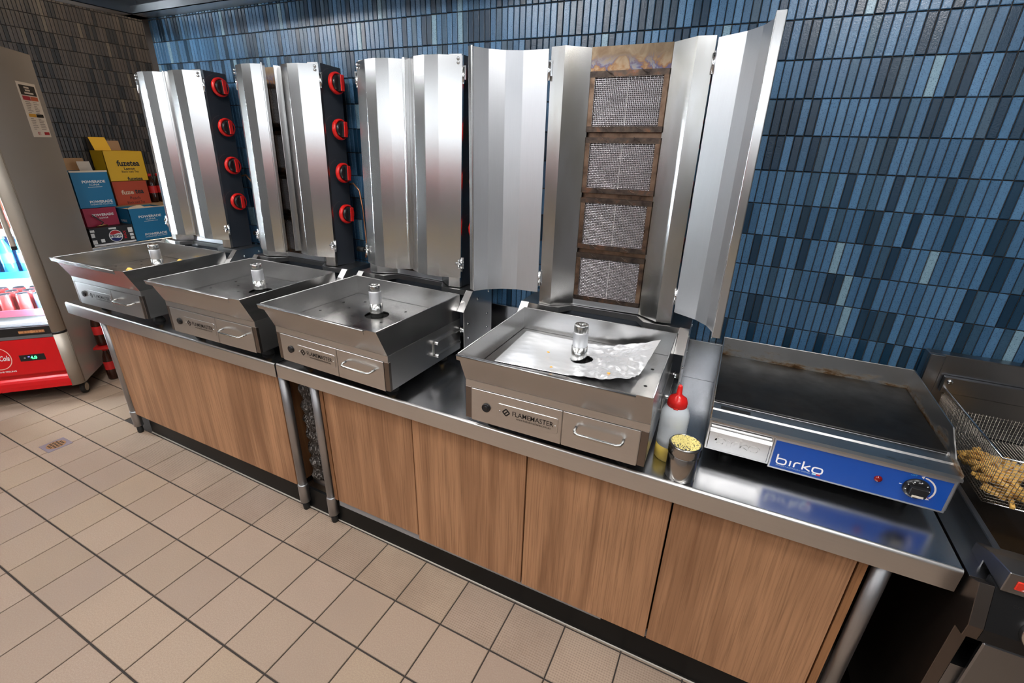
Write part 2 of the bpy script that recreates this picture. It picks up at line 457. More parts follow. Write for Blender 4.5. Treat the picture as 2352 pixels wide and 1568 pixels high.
cand.sort(key=lambda q: q[0])
for d, M in cand[:300]: link('wall_tile', RND.choice(bmesh_v), wall_back, M)
rest = [M for d, M in rest + cand[300:]]
merged(tgeo, rest, 'wall_tiles', M_TILE, wall_back, [RND.choice(BV) for _ in rest])
cand, rest = [], []
for i in range(-12, 100):
    y = 1.9 - (i + .5) * TW
    for j in range(-9, 11):
        z = TZ0 + .018 + (j + .5) * TH
        if z < .75: continue
        M = T((XL, y, z)) @ MLEFT @ RX(RND.gauss(0, .006)) @ RY(RND.gauss(0, .012))
        p = project((XL, y, z))
        vis = inframe((XL, y, z)) and y < 1.05 and z > 1.42
        (cand if vis else rest).append(((Vector((XL, y, z)) - CAM).length, M))
cand.sort(key=lambda q: q[0])
for d, M in cand[:300]: link('wall_tile', RND.choice(nmesh_v), wall_left, M)
rest = [M for d, M in rest + cand[300:]]
merged(tgeo, rest, 'wall_tiles', M_TILEL, wall_left, [RND.choice(NV) for _ in rest])

# ------------------------------------------------------------------ hood and lamps
ZH = 2.135
hood = thing('exhaust_hood', 'grey stainless exhaust hood above the blue wall', 'hood', (XE, 0, ZH))
HX, HY, HT = 5.3, -1.35, .42
sh = MB()
sh.box(0, .003, HY, 0, 0, HT).box(HX - .003, HX, HY, 0, 0, HT).box(0, HX, HY, HY + .003, 0, HT).box(0, HX, -.003, 0, 0, HT).box(0, HX, HY, 0, HT, HT + .003)
sh.obj('canopy', M_HOOD, hood)
gt = MB()
for (x0, x1, y0, y1, ax) in ((0, HX, -.085, 0, 'b'), (0, HX, HY, HY + .085, 'f'), (0, .085, HY, 0, 'l'), (HX - .085, HX, HY, 0, 'r')):
    gt2 = MB().box(x0, x1, y0, y1, 0, .003)
    if ax == 'b': gt2.box(x0 + .08, x1 - .08, y0, y0 + .003, 0, .035)
    if ax == 'f': gt2.box(x0 + .08, x1 - .08, y1 - .003, y1, 0, .035)
    if ax == 'l': gt2.box(x1 - .003, x1, y0 + .08, y1 - .08, 0, .035)
    if ax == 'r': gt2.box(x0, x0 + .003, y0 + .08, y1 - .08, 0, .035)
    gt2.obj('gutter', M_HOOD, hood)
for k in range(10):
    x = .12 + k * .505
    f = MB().box(x, x + .49, -.40, -.38, .02, .40)
    for q in range(9): f.box(x + .02 + q * .052, x + .045 + q * .052, -.408, -.40, .03, .39)
    f.obj('filter', M_HOOD, hood)
def lamp_mat(name, c, s): return mat(name, (.9, .9, .9), .5, emit=c, estr=s)
M_LHOOD = lamp_mat('hood_lamp_glow', (1, .99, .98), L_HOOD)
M_LPAN = lamp_mat('panel_glow', (1, .985, .965), L_PANEL)
M_LWARM = lamp_mat('warm_lamp_glow', (1, .72, .44), L_WARM)
for k, (x, w_) in enumerate((('left', -2.60), ('middle', -1.03), ('right', .40))):
    t = thing('hood_lamp', 'long bulkhead lamp inside the hood, the %s one' % x, 'lamp', (w_, -1.0, ZH + HT), group='bulkhead lamps in the hood')
    for q in (-.25, .25): MB().cyl((q, 0, -.17), (q, 0, 0), .008).obj('stem', M_WHITEP, t)
    MB().box(-.33, .33, -.08, .08, -.22, -.16).obj('housing', M_WHITEP, t, .006)
    MB().box(-.31, .31, -.065, .065, -.25, -.22).obj('diffuser', M_LHOOD, t, .01)
for k, (x, y) in enumerate(((-3.7, -2.9), (-1.7, -2.9), (.3, -2.9), (-1.2, -1.95), (-3.2, -1.95), (.6, -1.95))):  # right panel of the nearer row is added for highlights along steel edges
    t = thing('ceiling_panel_light', 'square ceiling panel light, %s one of the row %s the hood' % (('left', 'middle', 'right', 'middle', 'left', 'right')[k], 'farther from' if y < -2.5 else 'nearer'), 'ceiling light', (x, y, 2.8), group='ceiling panel lights')
    MB().box(-.3, .3, -.3, .3, -.02, 0).obj('frame', M_WHITEP, t)
    MB().box(-.285, .285, -.285, .285, -.024, -.02).obj('diffuser', M_LPAN, t)
for x, y, nm in ((-4.05, .55, 'over the drink cartons'), (-4.0, 1.6, 'near the far wall')):
    t = thing('warm_downlight', 'round warm downlight %s' % nm, 'ceiling light', (x, y, 2.8), group='warm downlights')
    MB().lathe([(.11, -.03), (.12, 0)], 24).obj('rim', M_WHITEP, t)
    MB().lathe([(.09, -.036), (.09, -.03)], 24).obj('diffuser', M_LWARM, t)
# service counter behind the viewer (seen as red and yellow bands in the steel)
ct = thing('service_counter', 'long service counter with yellow band and red overshelf behind the viewer', 'counter', (-1.1, -3.45, 0))
MB().box(-2.8, 3.0, -.3, .3, 0, .84).obj('body', mat('counter_body', (.40, .40, .41), .5), ct)
MB().box(-2.8, 3.0, .30, .315, .84, .97).obj('yellow_band', mat('counter_yellow', (.60, .40, .06), .4), ct)
MB().box(-2.85, 3.05, -.33, .33, .97, 1.01).obj('top', mat('counter_top', (.40, .40, .40), .3), ct)
for x in (-2.7, -.8, 1.1, 2.9): MB().box(x - .02, x + .02, -.22, -.18, 1.01, 1.66).obj('post', M_FRY, ct)
MB().box(-2.8, 3.0, -.225, -.205, 1.01, 1.50).obj('screen', mat('counter_screen', (.16, .155, .15), .5), ct)
MB().box(-2.8, 3.0, -.20, .12, 1.64, 1.66).obj('overshelf', M_FRY, ct)
MB().box(-2.8, 1.2, .12, .13, 1.50, 1.66).obj('red_fascia', mat('counter_red', (.55, .035, .02), .4), ct)

# ------------------------------------------------------------------ benches
def bench(name, label, x0, x1, y0a, y0b, lx):
    """stainless bench; y0a/y0b front edge at both ends; lx leg positions"""
    t = thing(name, label, 'bench', (x0, 0, 0), group='stainless benches along the blue wall')
    w = x1 - x0
    m_ = MB().prism([(0, y0a + .006), (w, y0b + .006), (w, -.02), (0, -.02)], HB - .003, HB)
    m_.obj('worktop', M_BENCH, t)
    arc = [(.007 - .007 * math.sin(a), .0005 - .007 + .007 * math.cos(a)) for a in [pi / 2 * k / 6 for k in range(7)]]
    fe = MB().sheet(arc + [(0, -.057), (.010, -.057)], 0, w, -.0015, 'x')
    for i, (x, y, z) in enumerate(fe.v): fe.v[i] = (x, y - .0004 + y0a + (y0b - y0a) * x / w, HB + z)
    fe.obj('front_edge', M_BODY, t)
    MB().box(0, w, -.022, -.001, HB - .001, HB + .154).obj('splashback', M_BENCH, t, .002)
    MB().box(0, .0025, y0a, -.02, HB - .057, HB - .001).obj('side_edge', M_BENCH, t)
    MB().box(w - .0025, w, y0b, -.02, HB - .057, HB - .001).obj('side_edge', M_BENCH, t)
    for x in lx:
        for y in (-.64, -.06):
            g = MB().cyl((x - x0, y, .13), (x - x0, y, HB - .004), .019, n=16); lg = g.obj('leg', M_LEG, t)
            MB().lathe([(.0225, .045), (.0225, .135), (.0205, .142), (.019, .142)], 16, (x - x0, y, 0)).obj('foot_sleeve', M_LEG, lg)
            MB().lathe([(.013, 0), (.015, .01), (.015, .05)], 14, (x - x0, y, 0)).obj('rubber_foot', M_RUB, lg)
    return t
bench('steel_bench', 'stainless bench under the two kebab machines nearest the fridge', -3.02, -1.503, -.711, -.698, (-2.86, -1.545))
bench('steel_bench', 'longer stainless bench carrying the open kebab machine and the griddle', -1.499, .572, -.694, -.694, (-1.37, .468))
# cabinets
def door_panel(name, x0, x1, z0, z1, y, m_, par): return MB().box(x0, x1, y, y + .018, z0, z1).obj(name, m_, par, .0012)
ca = thing('cabinet', 'low wooden cabinet with one wide panel under the left bench', 'cabinet', (-2.84, -.645, .12))
door_panel('door', 0, 1.262, .005, .592, 0, W1, ca)
MB().box(.002, 1.26, .018, .50, 0, .018).box(.002, .02, .018, .50, .018, .59).box(1.242, 1.26, .018, .50, .018, .59).box(.002, 1.26, .48, .50, .018, .59).obj('carcass', M_WEDGE, ca)
cb = thing('cabinet', 'long wooden cabinet with four doors under the right bench', 'cabinet', (-1.345, -.645, .12))
MB().box(0, 1.785, .02, .50, .0, .018).box(0, .018, .0, .50, .018, .59).box(1.767, 1.785, 0, .50, .018, .59).box(0, 1.785, .48, .50, .018, .59).obj('carcass', M_WEDGE, cb)
ed = [(-1.323, -.9035, W2, .018), (-.9005, -.4565, W3, 0), (-.4515, -.0135, W4, 0), (-.0085, .418, W5, 0)]
for a, b, m_, dz in ed: door_panel('door', a + 1.345, b + 1.345, dz, .592, 0, m_, cb)
MB().box(.01, 1.78, .012, .03, -.022, .016).obj('grey_plinth_strip', mat('grey_strip', (.30, .30, .31), .35), cb)
# kickboards
for nm, x0, x1, ya, yb in (('trim_1', -2.80, -1.36, -.612, -.627), ('trim_2', -1.36, .56, -.628, -.636)):
    tag(MB().prism([(x0, ya), (x1, yb), (x1, yb + .012), (x0, ya + .012)], 0, .112).obj(nm, M_KICK), 'glossy black kickboard under the %s cabinet' % ('left' if nm == 'trim_1' else 'right'), 'kickboard', kind='structure')
# bead of sealant
tag(MB().prism([(-2.80, -.617), (-1.36, -.632), (.56, -.641), (.56, -.634), (-1.36, -.625), (-2.80, -.610)], 0, .004).obj('trim_3', mat('sealant', (.42, .38, .33), .6)), 'pale sealant bead along the kickboard', 'sealant', kind='structure')
# wrapped bundle between the benches
m = mat('cling_wrap', (.03, .03, .03), .18, 0, .6); n = NT(m)
vv = n.noise(n.mapping((30, 30, 12)), 3, 4, .6, 1.5)
n.out(n.ramp(vv, [(.4, (.012, .011, .010)), (.55, (.06, .05, .045)), (.66, (.35, .34, .33))]), 'Base Color'); n.bump(vv, .8, .01)
wr = MB(); pr = []
for k in range(26):
    pr.append((.040 + .006 * math.sin(k * 1.7) + RND.uniform(-.004, .004), k * .0195))
wr.lathe(pr, 18)
for i, v in enumerate(wr.v):
    a = RND.uniform(.9, 1.08); wr.v[i] = (v[0] * a, v[1] * a, v[2])
t = thing('wrapped_roll', 'dark roll in crumpled clear wrap standing between the two benches', 'roll', (-1.488, -.570, .16))
wr.obj('wrap', m, t); MB().lathe([(.03, 0), (.03, .5)], 14, (0, 0, 0)).obj('core', M_DARK, t)
tag(MB().box(-1.522, -1.40, -.60, -.085, .13, .16).obj('bottom_shelf', M_FRY), 'narrow steel undershelf between the two benches', 'shelf')

# ------------------------------------------------------------------ kebab machines
# door plan: hinge at the origin, chord along -x (right hand door closed)
def door_profile():
    L_, A_ = (.082, .056, .054, .058), (0, 18, 36, 55)
    p = [(0, 0)]
    for l, a in zip(L_, A_): p.append((p[-1][0] - l * math.cos(math.radians(a)), p[-1][1] + l * math.sin(math.radians(a))))
    th = math.atan2(p[-1][1], -p[-1][0])
    c, s_ = math.cos(th), math.sin(th)
    p = [(x * c - y * s_, x * s_ + y * c) for x, y in p]
    q = [p[0]]
    for k in range(1, len(p) - 1):           # small radius at every fold
        for o in (k - 1, k + 1):
            d = Vector(p[o]) - Vector(p[k]); d = d.normalized() * .0012
            q.append((p[k][0] + d.x, p[k][1] + d.y))
    return q + [p[-1]]
DP = door_profile(); DLEN = -DP[-1][0]
ZD0, ZD1 = .316, 1.076                    # door bottom and top over the bench
def door_mesh(side, m_door):
    def mk():
        pr = DP if side > 0 else [(-x, y) for x, y in DP]
        return MB().sheet(pr, 0, ZD1 - ZD0, .0016 * (-1 if side > 0 else 1)).mesh('door', m_door)
    return cached(('door', side, m_door.name), mk)
def lip_mesh(side):
    def mk():
        ex, ey = DP[-1]; a = math.atan2(DP[-1][1] - DP[-2][1], DP[-1][0] - DP[-2][0])
        m_ = MB().prism(rrect(-.003, .0045, -.021, .002, .003, 3), .004, ZD1 - ZD0 + .002)
        m_.xf(T((ex, ey, 0)) @ RZ(a + pi))
        if side < 0: m_.xf(Matrix.Scale(-1, 4, (1, 0, 0)))
        return m_.mesh('door_lip', M_DOOR)
    return cached(('lip', side), mk)
def burner_parts():
    def fr():
        m_ = MB(); w, h, b, c = .117, .0845, .0145, .0165
        m_.box(-w, -w + b, -.006, .012, -h, h).box(w - b, w, -.006, .012, -h, h).box(-w, w, .0115, .0125, -h, h)
        return m_.mesh('burner', M_BFR, .0008)
    def bar():
        m_ = MB().box(-.117, .117, -.0066, .0124, -.00825, .00825)
        for x in (-.055, .050):
            m_.tube([(x - .014, -.0075, .010), (x - .004, -.0105, .002), (x + .006, -.0095, .0), (x + .012, -.0085, -.006), (x + .002, -.0105, -.002), (x - .008, -.009, .006)], .0011, 5)
        return m_.mesh('cross_bar', M_BBAR, .0006)
    def wire():
        m_ = MB(); w, h = .1025, .068; p = .0054
        nx, nz = int(2 * w / p), int(2 * h / p)
        for i in range(nx + 1):
            x = -w + i * 2 * w / nx
            m_.tube([(x, -.003 + (.0011 if (i + k) % 2 else -.0011), -h + k * 2 * h / nz) for k in range(nz + 1)], .00095, 4)
        for k in range(nz + 1):
            z = -h + k * 2 * h / nz
            m_.tube([(-w + i * 2 * w / nx, -.003 - (.0011 if (i + k) % 2 else -.0011), z) for i in range(nx + 1)], .00095, 4)
        return m_.mesh('wire_screen', M_WIRE)
    def cer(): return MB().box(-.103, .103, .006, .011, -.0685, .0685).mesh('ceramic_plate', M_CER)
    def rib(): return MB().box(-.0014, .0014, .003, .006, -.0685, .0685).mesh('ceramic_joint', mat('ceramic_joint', (.75, .72, .68), .6))
    return [cached('b' + f.__name__, f) for f in (fr, bar, wire, cer, rib)]
def knob_parts():
    def shaft(): return MB().cyl((0, 0, 0), (.030, 0, 0), .006, n=10).cyl((.012, 0, 0), (.020, 0, 0), .011, n=8).mesh('shaft', M_BRASS)
    def body():
        m_ = MB().lathe([(.030, 0), (.032, .004), (.031, .016), (.026, .021)], 28)
        m_.box(-.030, .030, -.0085, .0085, .016, .032)
        return m_.xf(T((.026, 0, 0)) @ RY(pi / 2)).mesh('knob', M_BPL, .0012)
    def ring(): return MB().lathe([(.031, -.003), (.040, -.003), (.041, 0), (.041, .009), (.037, .014), (.0325, .013), (.0315, 0)], 32, cap=False).xf(T((.026, 0, 0)) @ RY(pi / 2)).mesh('ring', M_RED)
    def ptr(): return MB().box(-.0295, .0295, -.0088, .0088, .032, .0365).xf(T((.026, 0, 0)) @ RY(pi / 2)).mesh('pointer', M_RED, .0012)
    def marks():
        m_ = MB()
        for k in range(16):
            a = math.radians(100 + k * 11); r0 = .052
            w = .0018 if k < 11 else .0010
            for q in range(3 if k < 9 else 1):
                b = a + q * .06; m_.quad(*[(.0004, r * math.cos(b + s) , r * math.sin(b + s)) for r, s in ((r0 - w, -.03), (r0 - w, .03), (r0 + w, .03), (r0 + w, -.03))])
        return m_.mesh('dial_marks', M_MARK)
    return [cached('k' + f.__name__, f) for f in (shaft, body, ring, ptr, marks)]
def wingnut():
    def mk():
        m_ = MB().cyl((-.012, 0, 0), (.012, 0, 0), .0045, n=8)
        m_.tube([(0, 0, 0), (.004, -.004, .010), (.006, -.006, .016)], .0042, 6).tube([(0, 0, 0), (.004, -.004, -.010), (.006, -.006, -.016)], .0042, 6)
        return m_.mesh('wing_nut', M_CHROME)
    return cached('wn', mk)
def bolt_mesh(r=.0065): return cached(('bolt', r), lambda: MB().lathe([(r, 0), (r * .9, r * .35), (r * .45, r * .6)], 12).mesh('bolt', M_CHROME))

HW = .265
def machine(label, loc, rz, lean, opl, opr, tray_mat, dx=0.0, roll=0.0):
    t = thing('kebab_machine', label, 'kebab machine', loc, rz, 'vertical kebab grills in a row')
    # feet
    for sx in (-1, 1):
        for y in (.075, .37):
            o = link('foot', cached('foot', lambda: MB().lathe([(.024, 0), (.023, .008), (.012, .024), (.006, .026), (.006, .043)], 16).mesh('foot', M_RUB)), t, T((sx * .205, y, 0)))
            link('foot_bolt', cached('footbolt', lambda: MB().lathe([(.009, .027), (.009, .034), (.005, .036), (.005, .042)], 6, smooth=False).mesh('foot_bolt', M_BRASS)), o)
    # base box
    def body():
        m_ = MB().box(-HW, HW, .004, .42, .041, .1705)
        m_.box(-HW, HW, .0, .006, .147, .171)
        return m_.mesh('body', M_BODY, .0012, 2)
    link('body', cached('body', body), t)
    link('edge_post', cached('postl', lambda: MB().box(-HW - .0005, -HW + .019, .0005, .012, .041, .147).mesh('edge_post', M_POST, .001)), t)
    link('edge_post', cached('postr', lambda: MB().box(HW - .019, HW + .0005, .0005, .012, .041, .147).mesh('edge_post', M_POST, .001)), t)
    pn = link('front_panel', cached('fpanel', lambda: MB().box(-.245, .0365, -.002, .004, .039, .146).mesh('front_panel', M_BODY, .0012, 3)), t)
    link('button', cached('button', lambda: MB().lathe([(.0135, 0), (.0135, .004), (.011, .0055), (.0095, .004), (.008, .004), (.006, .007)], 20).mesh('button', M_BPL)), pn, T((-.195, -.002, .092)) @ FRONT)
    bg = link('badge', cached('badge', lambda: MB().prism(rrect(-.093, .093, -.025, .025, .007), 0, .0018).mesh('badge', M_BODY, .0006)), t, T((-.066, -.002, .094)) @ FRONT)
    link('lettering', text_mesh('FLAMEMASTER', .124, .0155, M_INK, .006), bg, T((.018, .003, .0020)))
    link('lettering', text_mesh('www.kebabmachine.com.au', .104, .0075, M_INK, .004), bg, T((.020, -.0105, .0020)))
    def logo():
        m_ = MB()
        ribbon(m_, rrect(-.0078, .0078, -.0078, .0078, .0025, 3), .0042, True)
        ribbon(m_, [(-.0078, 0), (.0078, 0)], .0040)
        return m_.xf(RZ(pi / 4)).mesh('logo', M_INK)
    link('logo', cached('logo', logo), bg, T((-.064, .001, .0021)))
    for x in (-.084, .085): link('rivet', bolt_mesh(.0028), bg, T((x, 0, .0016)))
    dr = link('drawer', cached('drawer', lambda: MB().box(.0385, .245, -.002, .004, .039, .146).mesh('drawer', M_BODY, .0012, 3)), t)
    def handle():
        pts = [(-.062, 0, 0), (-.062, -.022, 0)]
        return MB().tube([(-.064, .0, .004), (-.064, -.016, .003), (-.060, -.024, 0), (-.050, -.027, -.001), (.050, -.027, -.001), (.060, -.024, 0), (.064, -.016, .003), (.064, 0, .004)], .0042, 8).mesh('handle', M_SPIN)
    link('handle', cached('handle', handle), dr, T((.142, -.002, .104)))
    # pan
    def pan():
        m_ = MB(); zt, zb, zf = .266, .1705, .184
        def ring(z, yf, ins): return [(-HW + ins, yf + ins, z), (HW - ins, yf + ins, z), (HW - ins, .42 - ins, z), (-HW + ins, .42 - ins, z)]
        yf = lambda z: -.042 * (z - zb) / (zt - zb)
        rings = [ring(zb, 0, 0), ring(zt, -.042, 0), ring(zt, -.042, .002), ring(zf, yf(zf), .002)]
        for r in rings: m_.v += r
        for j in range(3):
            for k in range(4): m_.face((j * 4 + k, j * 4 + (k + 1) % 4, j * 4 + 4 + (k + 1) % 4, j * 4 + 4 + k))
        return m_.mesh('pan', M_PAN)
    p = link('pan', cached('pan', pan), t)
    def lip():
        m_ = MB().sheet([(-.041, .266), (-.053, .2685), (-.0555, .2665), (-.053, .253)], -.262, .226, .0016, 'x').tube([(-.262, -.0545, .2675), (.226, -.0545, .2675)], .0026, 8)
        return m_.mesh('pan_lip', M_PAN)
    link('pan_lip', cached('panlip', lip), p)
    link('rim_bead', cached('rimbead', lambda: MB().tube([(-HW + .001, -.041, .2665), (-HW + .001, .419, .2665), (HW - .001, .419, .2665), (HW - .001, -.041, .2665)], .0018, 6).mesh('rim_bead', M_PAN)), p)
    # two tray halves with a round cut-out
    def half(s):
        def mk():
            pts = [(s * .0006, -.004), (s * .261, -.004), (s * .261, .416), (s * .0006, .416)]
            arc = [(s * max(.0006, .046 * math.sin(a)), .245 + .046 * math.cos(a)) for a in [pi * k / 14 for k in range(15)]]
            return MB().prism(pts + arc, .184, .1872).mesh('tray_half', tray_mat)
        return cached(('half', s, tray_mat.name), mk)
    for s in (-1, 1): link('tray_half', half(s), t)
    def holes():
        m_ = MB()
        for (x, y) in ((.07, .09), (.15, .09), (.07, .19), (.15, .25), (.07, .33), (.15, .34), (.22, .17), (.22, .29)):
            for s in (-1, 1): m_.lathe([(.0052, .1868), (.0052, .1876)], 10, (s * x, y, 0))
        return m_.mesh('drain_holes', M_DARK)
    tag(link('drain_holes', cached('holes', holes), t), kind='stuff')
    link('drip_well', cached('well', lambda: MB().box(-.06, .06, .185, .305, .172, .176).mesh('drip_well', M_DARK)), t)
    sp = link('spindle', cached('spin', lambda: MB().lathe([(.0245, .172), (.0245, .236), (.022, .2362)], 24, (0, .245, 0)).mesh('spindle', M_SPIN)), t)
    link('spindle_sleeve', cached('spin2', lambda: MB().lathe([(.0222, .236), (.0228, .238), (.0228, .281), (.0222, .283)], 24, (0, .245, 0)).mesh('spindle_sleeve', M_ALU)), sp)
    link('spindle_cap', cached('spin3', lambda: MB().lathe([(.0215, .283), (.0218, .285), (.0218, .305), (.0205, .3075), (.008, .3075), (.0075, .300)], 24, (0, .245, 0)).mesh('spindle_cap', M_SPIN)), sp)
    # bracket that carries the burner tower
    def plate(s):
        return cached(('plate', s), lambda: MB().prism([(.40, .045), (.40, .205), (.468, .272), (.615, .272), (.615, .045)], s * .2935, s * .2965, 'x').mesh('side_plate', M_BODY))
    for s in (-1, 1):
        pl = link('side_plate', plate(s), t)
        link('plate_flange', cached(('flange', s), lambda: MB().sheet([(.398, .205), (.466, .272)], s * .266, s * .2965, .002, 'x').mesh('plate_flange', M_DOOR)), pl)
        for (y, z) in ((.50, .235), (.43, .15), (.43, .09), (.575, .15), (.575, .09), (.59, .245)):
            link('bolt', bolt_mesh(), pl, T((s * .2965, y, z)) @ RY(s * pi / 2))
        link('pivot_bolt', cached(('pivot', s), lambda: MB().cyl((s * .262, 0, 0), (s * .294, 0, 0), .009, n=12).cyl((s * .272, 0, 0), (s * .280, 0, 0), .014, n=6).mesh('pivot_bolt', M_CHROME)), pl, T((0, .415, .125)))
    TOPP = [(-.2965, .466), (-.20, .458), (-.15, .462), (-.118, .512), (.118, .512), (.15, .462), (.20, .458), (.2965, .466), (.2965, .615), (-.2965, .615)]
    link('top_plate', cached('topp', lambda: MB().prism(TOPP, .2695, .272).sheet([(x, y + .001) for x, y in TOPP[:8]], .252, .2695, .0015).mesh('top_plate', M_BODY)), t)
    link('rear_panel', cached('rear', lambda: MB().box(-.293, .293, .514, .517, .05, .268).mesh('rear_panel', M_BLACK)), t)
    link('side_rail', cached('rail', lambda: MB().box(HW, HW + .016, .24, .40, .075, .083).box(HW, HW + .016, .24, .40, .128, .134).box(HW + .001, HW + .004, .24, .40, .083, .128).cyl((HW, .245, .13), (HW + .022, .245, .13), .007).cyl((HW, .245, .08), (HW + .022, .245, .08), .007).mesh('side_rail', M_BODY)), t)
    # tower
    L = T((dx, .50, .275)) @ RX(-lean) @ RY(roll) @ T((0, -.50, -.275))
    Z0, Z1 = .275, 1.082
    for s in (-1, 1):
        link('side_panel', cached(('spanel', s), lambda: MB().box(s * .2295, s * .232, .480, .60, Z0, Z1).mesh('side_panel', M_BLACK)), t, L)
        pr = [(s * .233, .488), (s * .232, .478), (s * .187, .470), (s * .118, .524)]
        link('wing', cached(('wing', s), lambda: MB().sheet(pr, Z0, Z1, .0015 * s).mesh('wing', M_WING)), t, L)
    link('back_panel', cached('backp', lambda: MB().box(-.2295, .2295, .598, .60, Z0, Z1).prism([(-.23, .484), (-.187, .474), (-.118, .526), (.118, .526), (.187, .474), (.23, .484), (.23, .598), (-.23, .598)], Z1 - .004, Z1 - .001).mesh('back_panel', M_BLACK)), t, L)
    link('heat_plate', cached('heatp', lambda: MB().box(-.118, .118, .521, .524, 1.0185, Z1 + .001).mesh('heat_plate', M_HEAT)), t, L)
    link('base_plate', cached('basep', lambda: MB().box(-.118, .118, .521, .524, Z0, .2975).mesh('base_plate', M_INNER)), t, L)
    link('burner_backing', cached('bback', lambda: MB().box(-.118, .118, .5385, .541, .2975, 1.0185).mesh('burner_backing', M_BFR)), t, L)
    bf, bb, bw, bc, br = burner_parts()
    for k in range(4):
        b = link('burner', bf, t, L @ T((0, .526, 1.0185 - .0845 - k * .1842)))
        tag(link('wire_screen', bw, b), kind='stuff'); link('ceramic_plate', bc, b); link('ceramic_joint', br, b)
        for z in (-.07625, .07625): link('cross_bar', bb, b, T((0, 0, z)))
    ks, kb, kr, kp, km = knob_parts()
    for k in range(4):
        K = L @ T((.232, .540, 1.018 - k * .1715)) @ RX(RND.uniform(-.06, .06))
        kn = link('knob', kb, t, K)
        for me, nm in ((ks, 'shaft'), (kr, 'ring'), (kp, 'pointer')): link(nm, me, kn)
        link('dial_marks', km, t, L @ T((.232, .540, 1.018 - k * .1715)))
    # doors
    for s, op in ((-1, opl), (1, opr)):
        D = L @ T((s * .239, .472, ZD0)) @ RZ(s * op)
        d = link('door', door_mesh(s, M_INNER if op > 1 else M_DOOR), t, D); link('door_lip', lip_mesh(s), d)
        for z in (.05, ZD1 - ZD0 - .06):
            link('hinge', cached(('hinge', s), lambda: MB().cyl((0, 0, -.025), (0, 0, .025), .005, n=10).box(-s * .002, s * .010, -.001, .001, -.012, .03).mesh('hinge', M_CHROME)), d, T((s * .003, .003, z)))
        if op < 1: 
            link('wing_nut', wingnut(), d, T((s * -.004, -.008, .055)))
            for z in (.01, .022): link('bolt', bolt_mesh(.0055), d, T((s * -.012, -.009, ZD1 - ZD0 - z)) @ FRONT)
    # gas line behind the tower
    link('gas_pipe', cached('gas', lambda: MB().tube([(.20, .61, .62), (.235, .625, .63), (.262, .63, .60), (.275, .63, .52), (.285, .63, .36), (.285, .62, .30)], .004, 8).mesh('gas_pipe', M_COPPER)), t, L)
    link('gas_valve', cached('valve', lambda: MB().cyl((.235, .625, .335), (.275, .625, .335), .012, n=12).cyl((.275, .625, .335), (.30, .625, .335), .008, n=8).mesh('gas_valve', M_RUB)), t, L)
    return t
rad = math.radians
machine('kebab machine at the far left beside the fridge, doors closed, yellow scraps in its pan', (-2.553, -.716, HB), rad(2.0), rad(2.0), rad(0), rad(0), M_TRAYB, dx=.005)
machine('kebab machine with a gap between its doors showing the dark burners', (-1.812, -.720, HB), rad(1.2), rad(2.3), rad(10), rad(-4), M_TRAY, dx=-.014)
machine('kebab machine with closed doors and an empty pan, left of the open one', (-1.187, -.709, HB), rad(-1.5), rad(2.5), rad(0), rad(0), M_TRAY, dx=-.005)
machine('kebab machine with doors swung open, four wire burners bare, foil in its pan', (-.362, -.722, HB), rad(.8), rad(.9), rad(153), rad(122), M_TRAY, dx=.002, roll=rad(-.6))

# ------------------------------------------------------------------ foil, scraps
def lump(seed, sx, sy, sz):
    r = random.Random(seed); bm = bmesh.new(); bmesh.ops.create_icosphere(bm, subdivisions=2, radius=1)
    k = [r.uniform(1.5, 4) for _ in range(6)]
    for v in bm.verts:
        s = 1 + .28 * math.sin(k[0] * v.co.x + k[1]) * math.sin(k[2] * v.co.y + k[3]) + .16 * math.sin(k[4] * 2 * v.co.z + k[5])
        v.co = Vector((v.co.x * s * sx, v.co.y * s * sy, max(v.co.z * s, -.55) * sz + .5 * sz))
    me = bpy.data.meshes.new('lump'); bm.to_mesh(me); bm.free()
    for p in me.polygons: p.use_smooth = True
    return me
M_FOIL = mat('aluminium_foil', (.94, .95, .97), .24, .70)
fx0, fx1, fy0, fy1, NX, NY = -.600, -.165, -.615, -.335, 120, 84
fm = MB(); rr = random.Random(5)
waves = [(rr.uniform(0, 2 * pi), rr.uniform(14, 60), rr.uniform(0, 6.3), rr.uniform(.0006, .0016)) for _ in range(14)]
fine = [(rr.uniform(0, 2 * pi), rr.uniform(70, 200), rr.uniform(0, 6.3), rr.uniform(.0007, .0020)) for _ in range(16)]
def tri(ws, x, y):
    s = 0
    for a, k, ph, am in ws:
        u = (x * math.cos(a) + y * math.sin(a)) * k + ph + 1.3 * math.sin(x * 23 + ph) * math.sin(y * 19 + a)
        s += am * max(0, abs(((u / pi) % 2) - 1) - .35)
    return s
def crease(x, y):
    right = min(1, max(0, (x + .37) / .08))
    return tri(waves, x, y) * (.35 + .65 * right) + tri(fine, x, y) * (.12 + 1.0 * right)
PANZ = HB + .1875
for j in range(NY + 1):
    for i in range(NX + 1):
        u, v = i / NX, j / NY
        x = fx0 + (fx1 - fx0) * u + .055 * (v - .5) * (u - .3); y = fy0 + (fy1 - fy0) * v + .03 * u * (1 - v)
        calm = max(0, 1 - math.hypot(x + .47, y + .47) / .13)
        z = PANZ + .0012 + crease(x, y) * (1 - .9 * calm)
        z += .055 * max(0, (u - .62) / .38) ** 1.5 * max(0, (v - .35) / .65) ** 1.2
        z += .022 * max(0, (u - .78) / .22) * max(0, (.3 - v) / .3)
        fm.v.append((x, y, z))
for j in range(NY):
    for i in range(NX):
        a = j * (NX + 1) + i
        c = Vector(fm.v[a]); 
        if math.hypot(c.x + .358, c.y + .475) < .034: continue
        fm.face((a, a + 1, a + NX + 2, a + NX + 1), c.x < -.36)
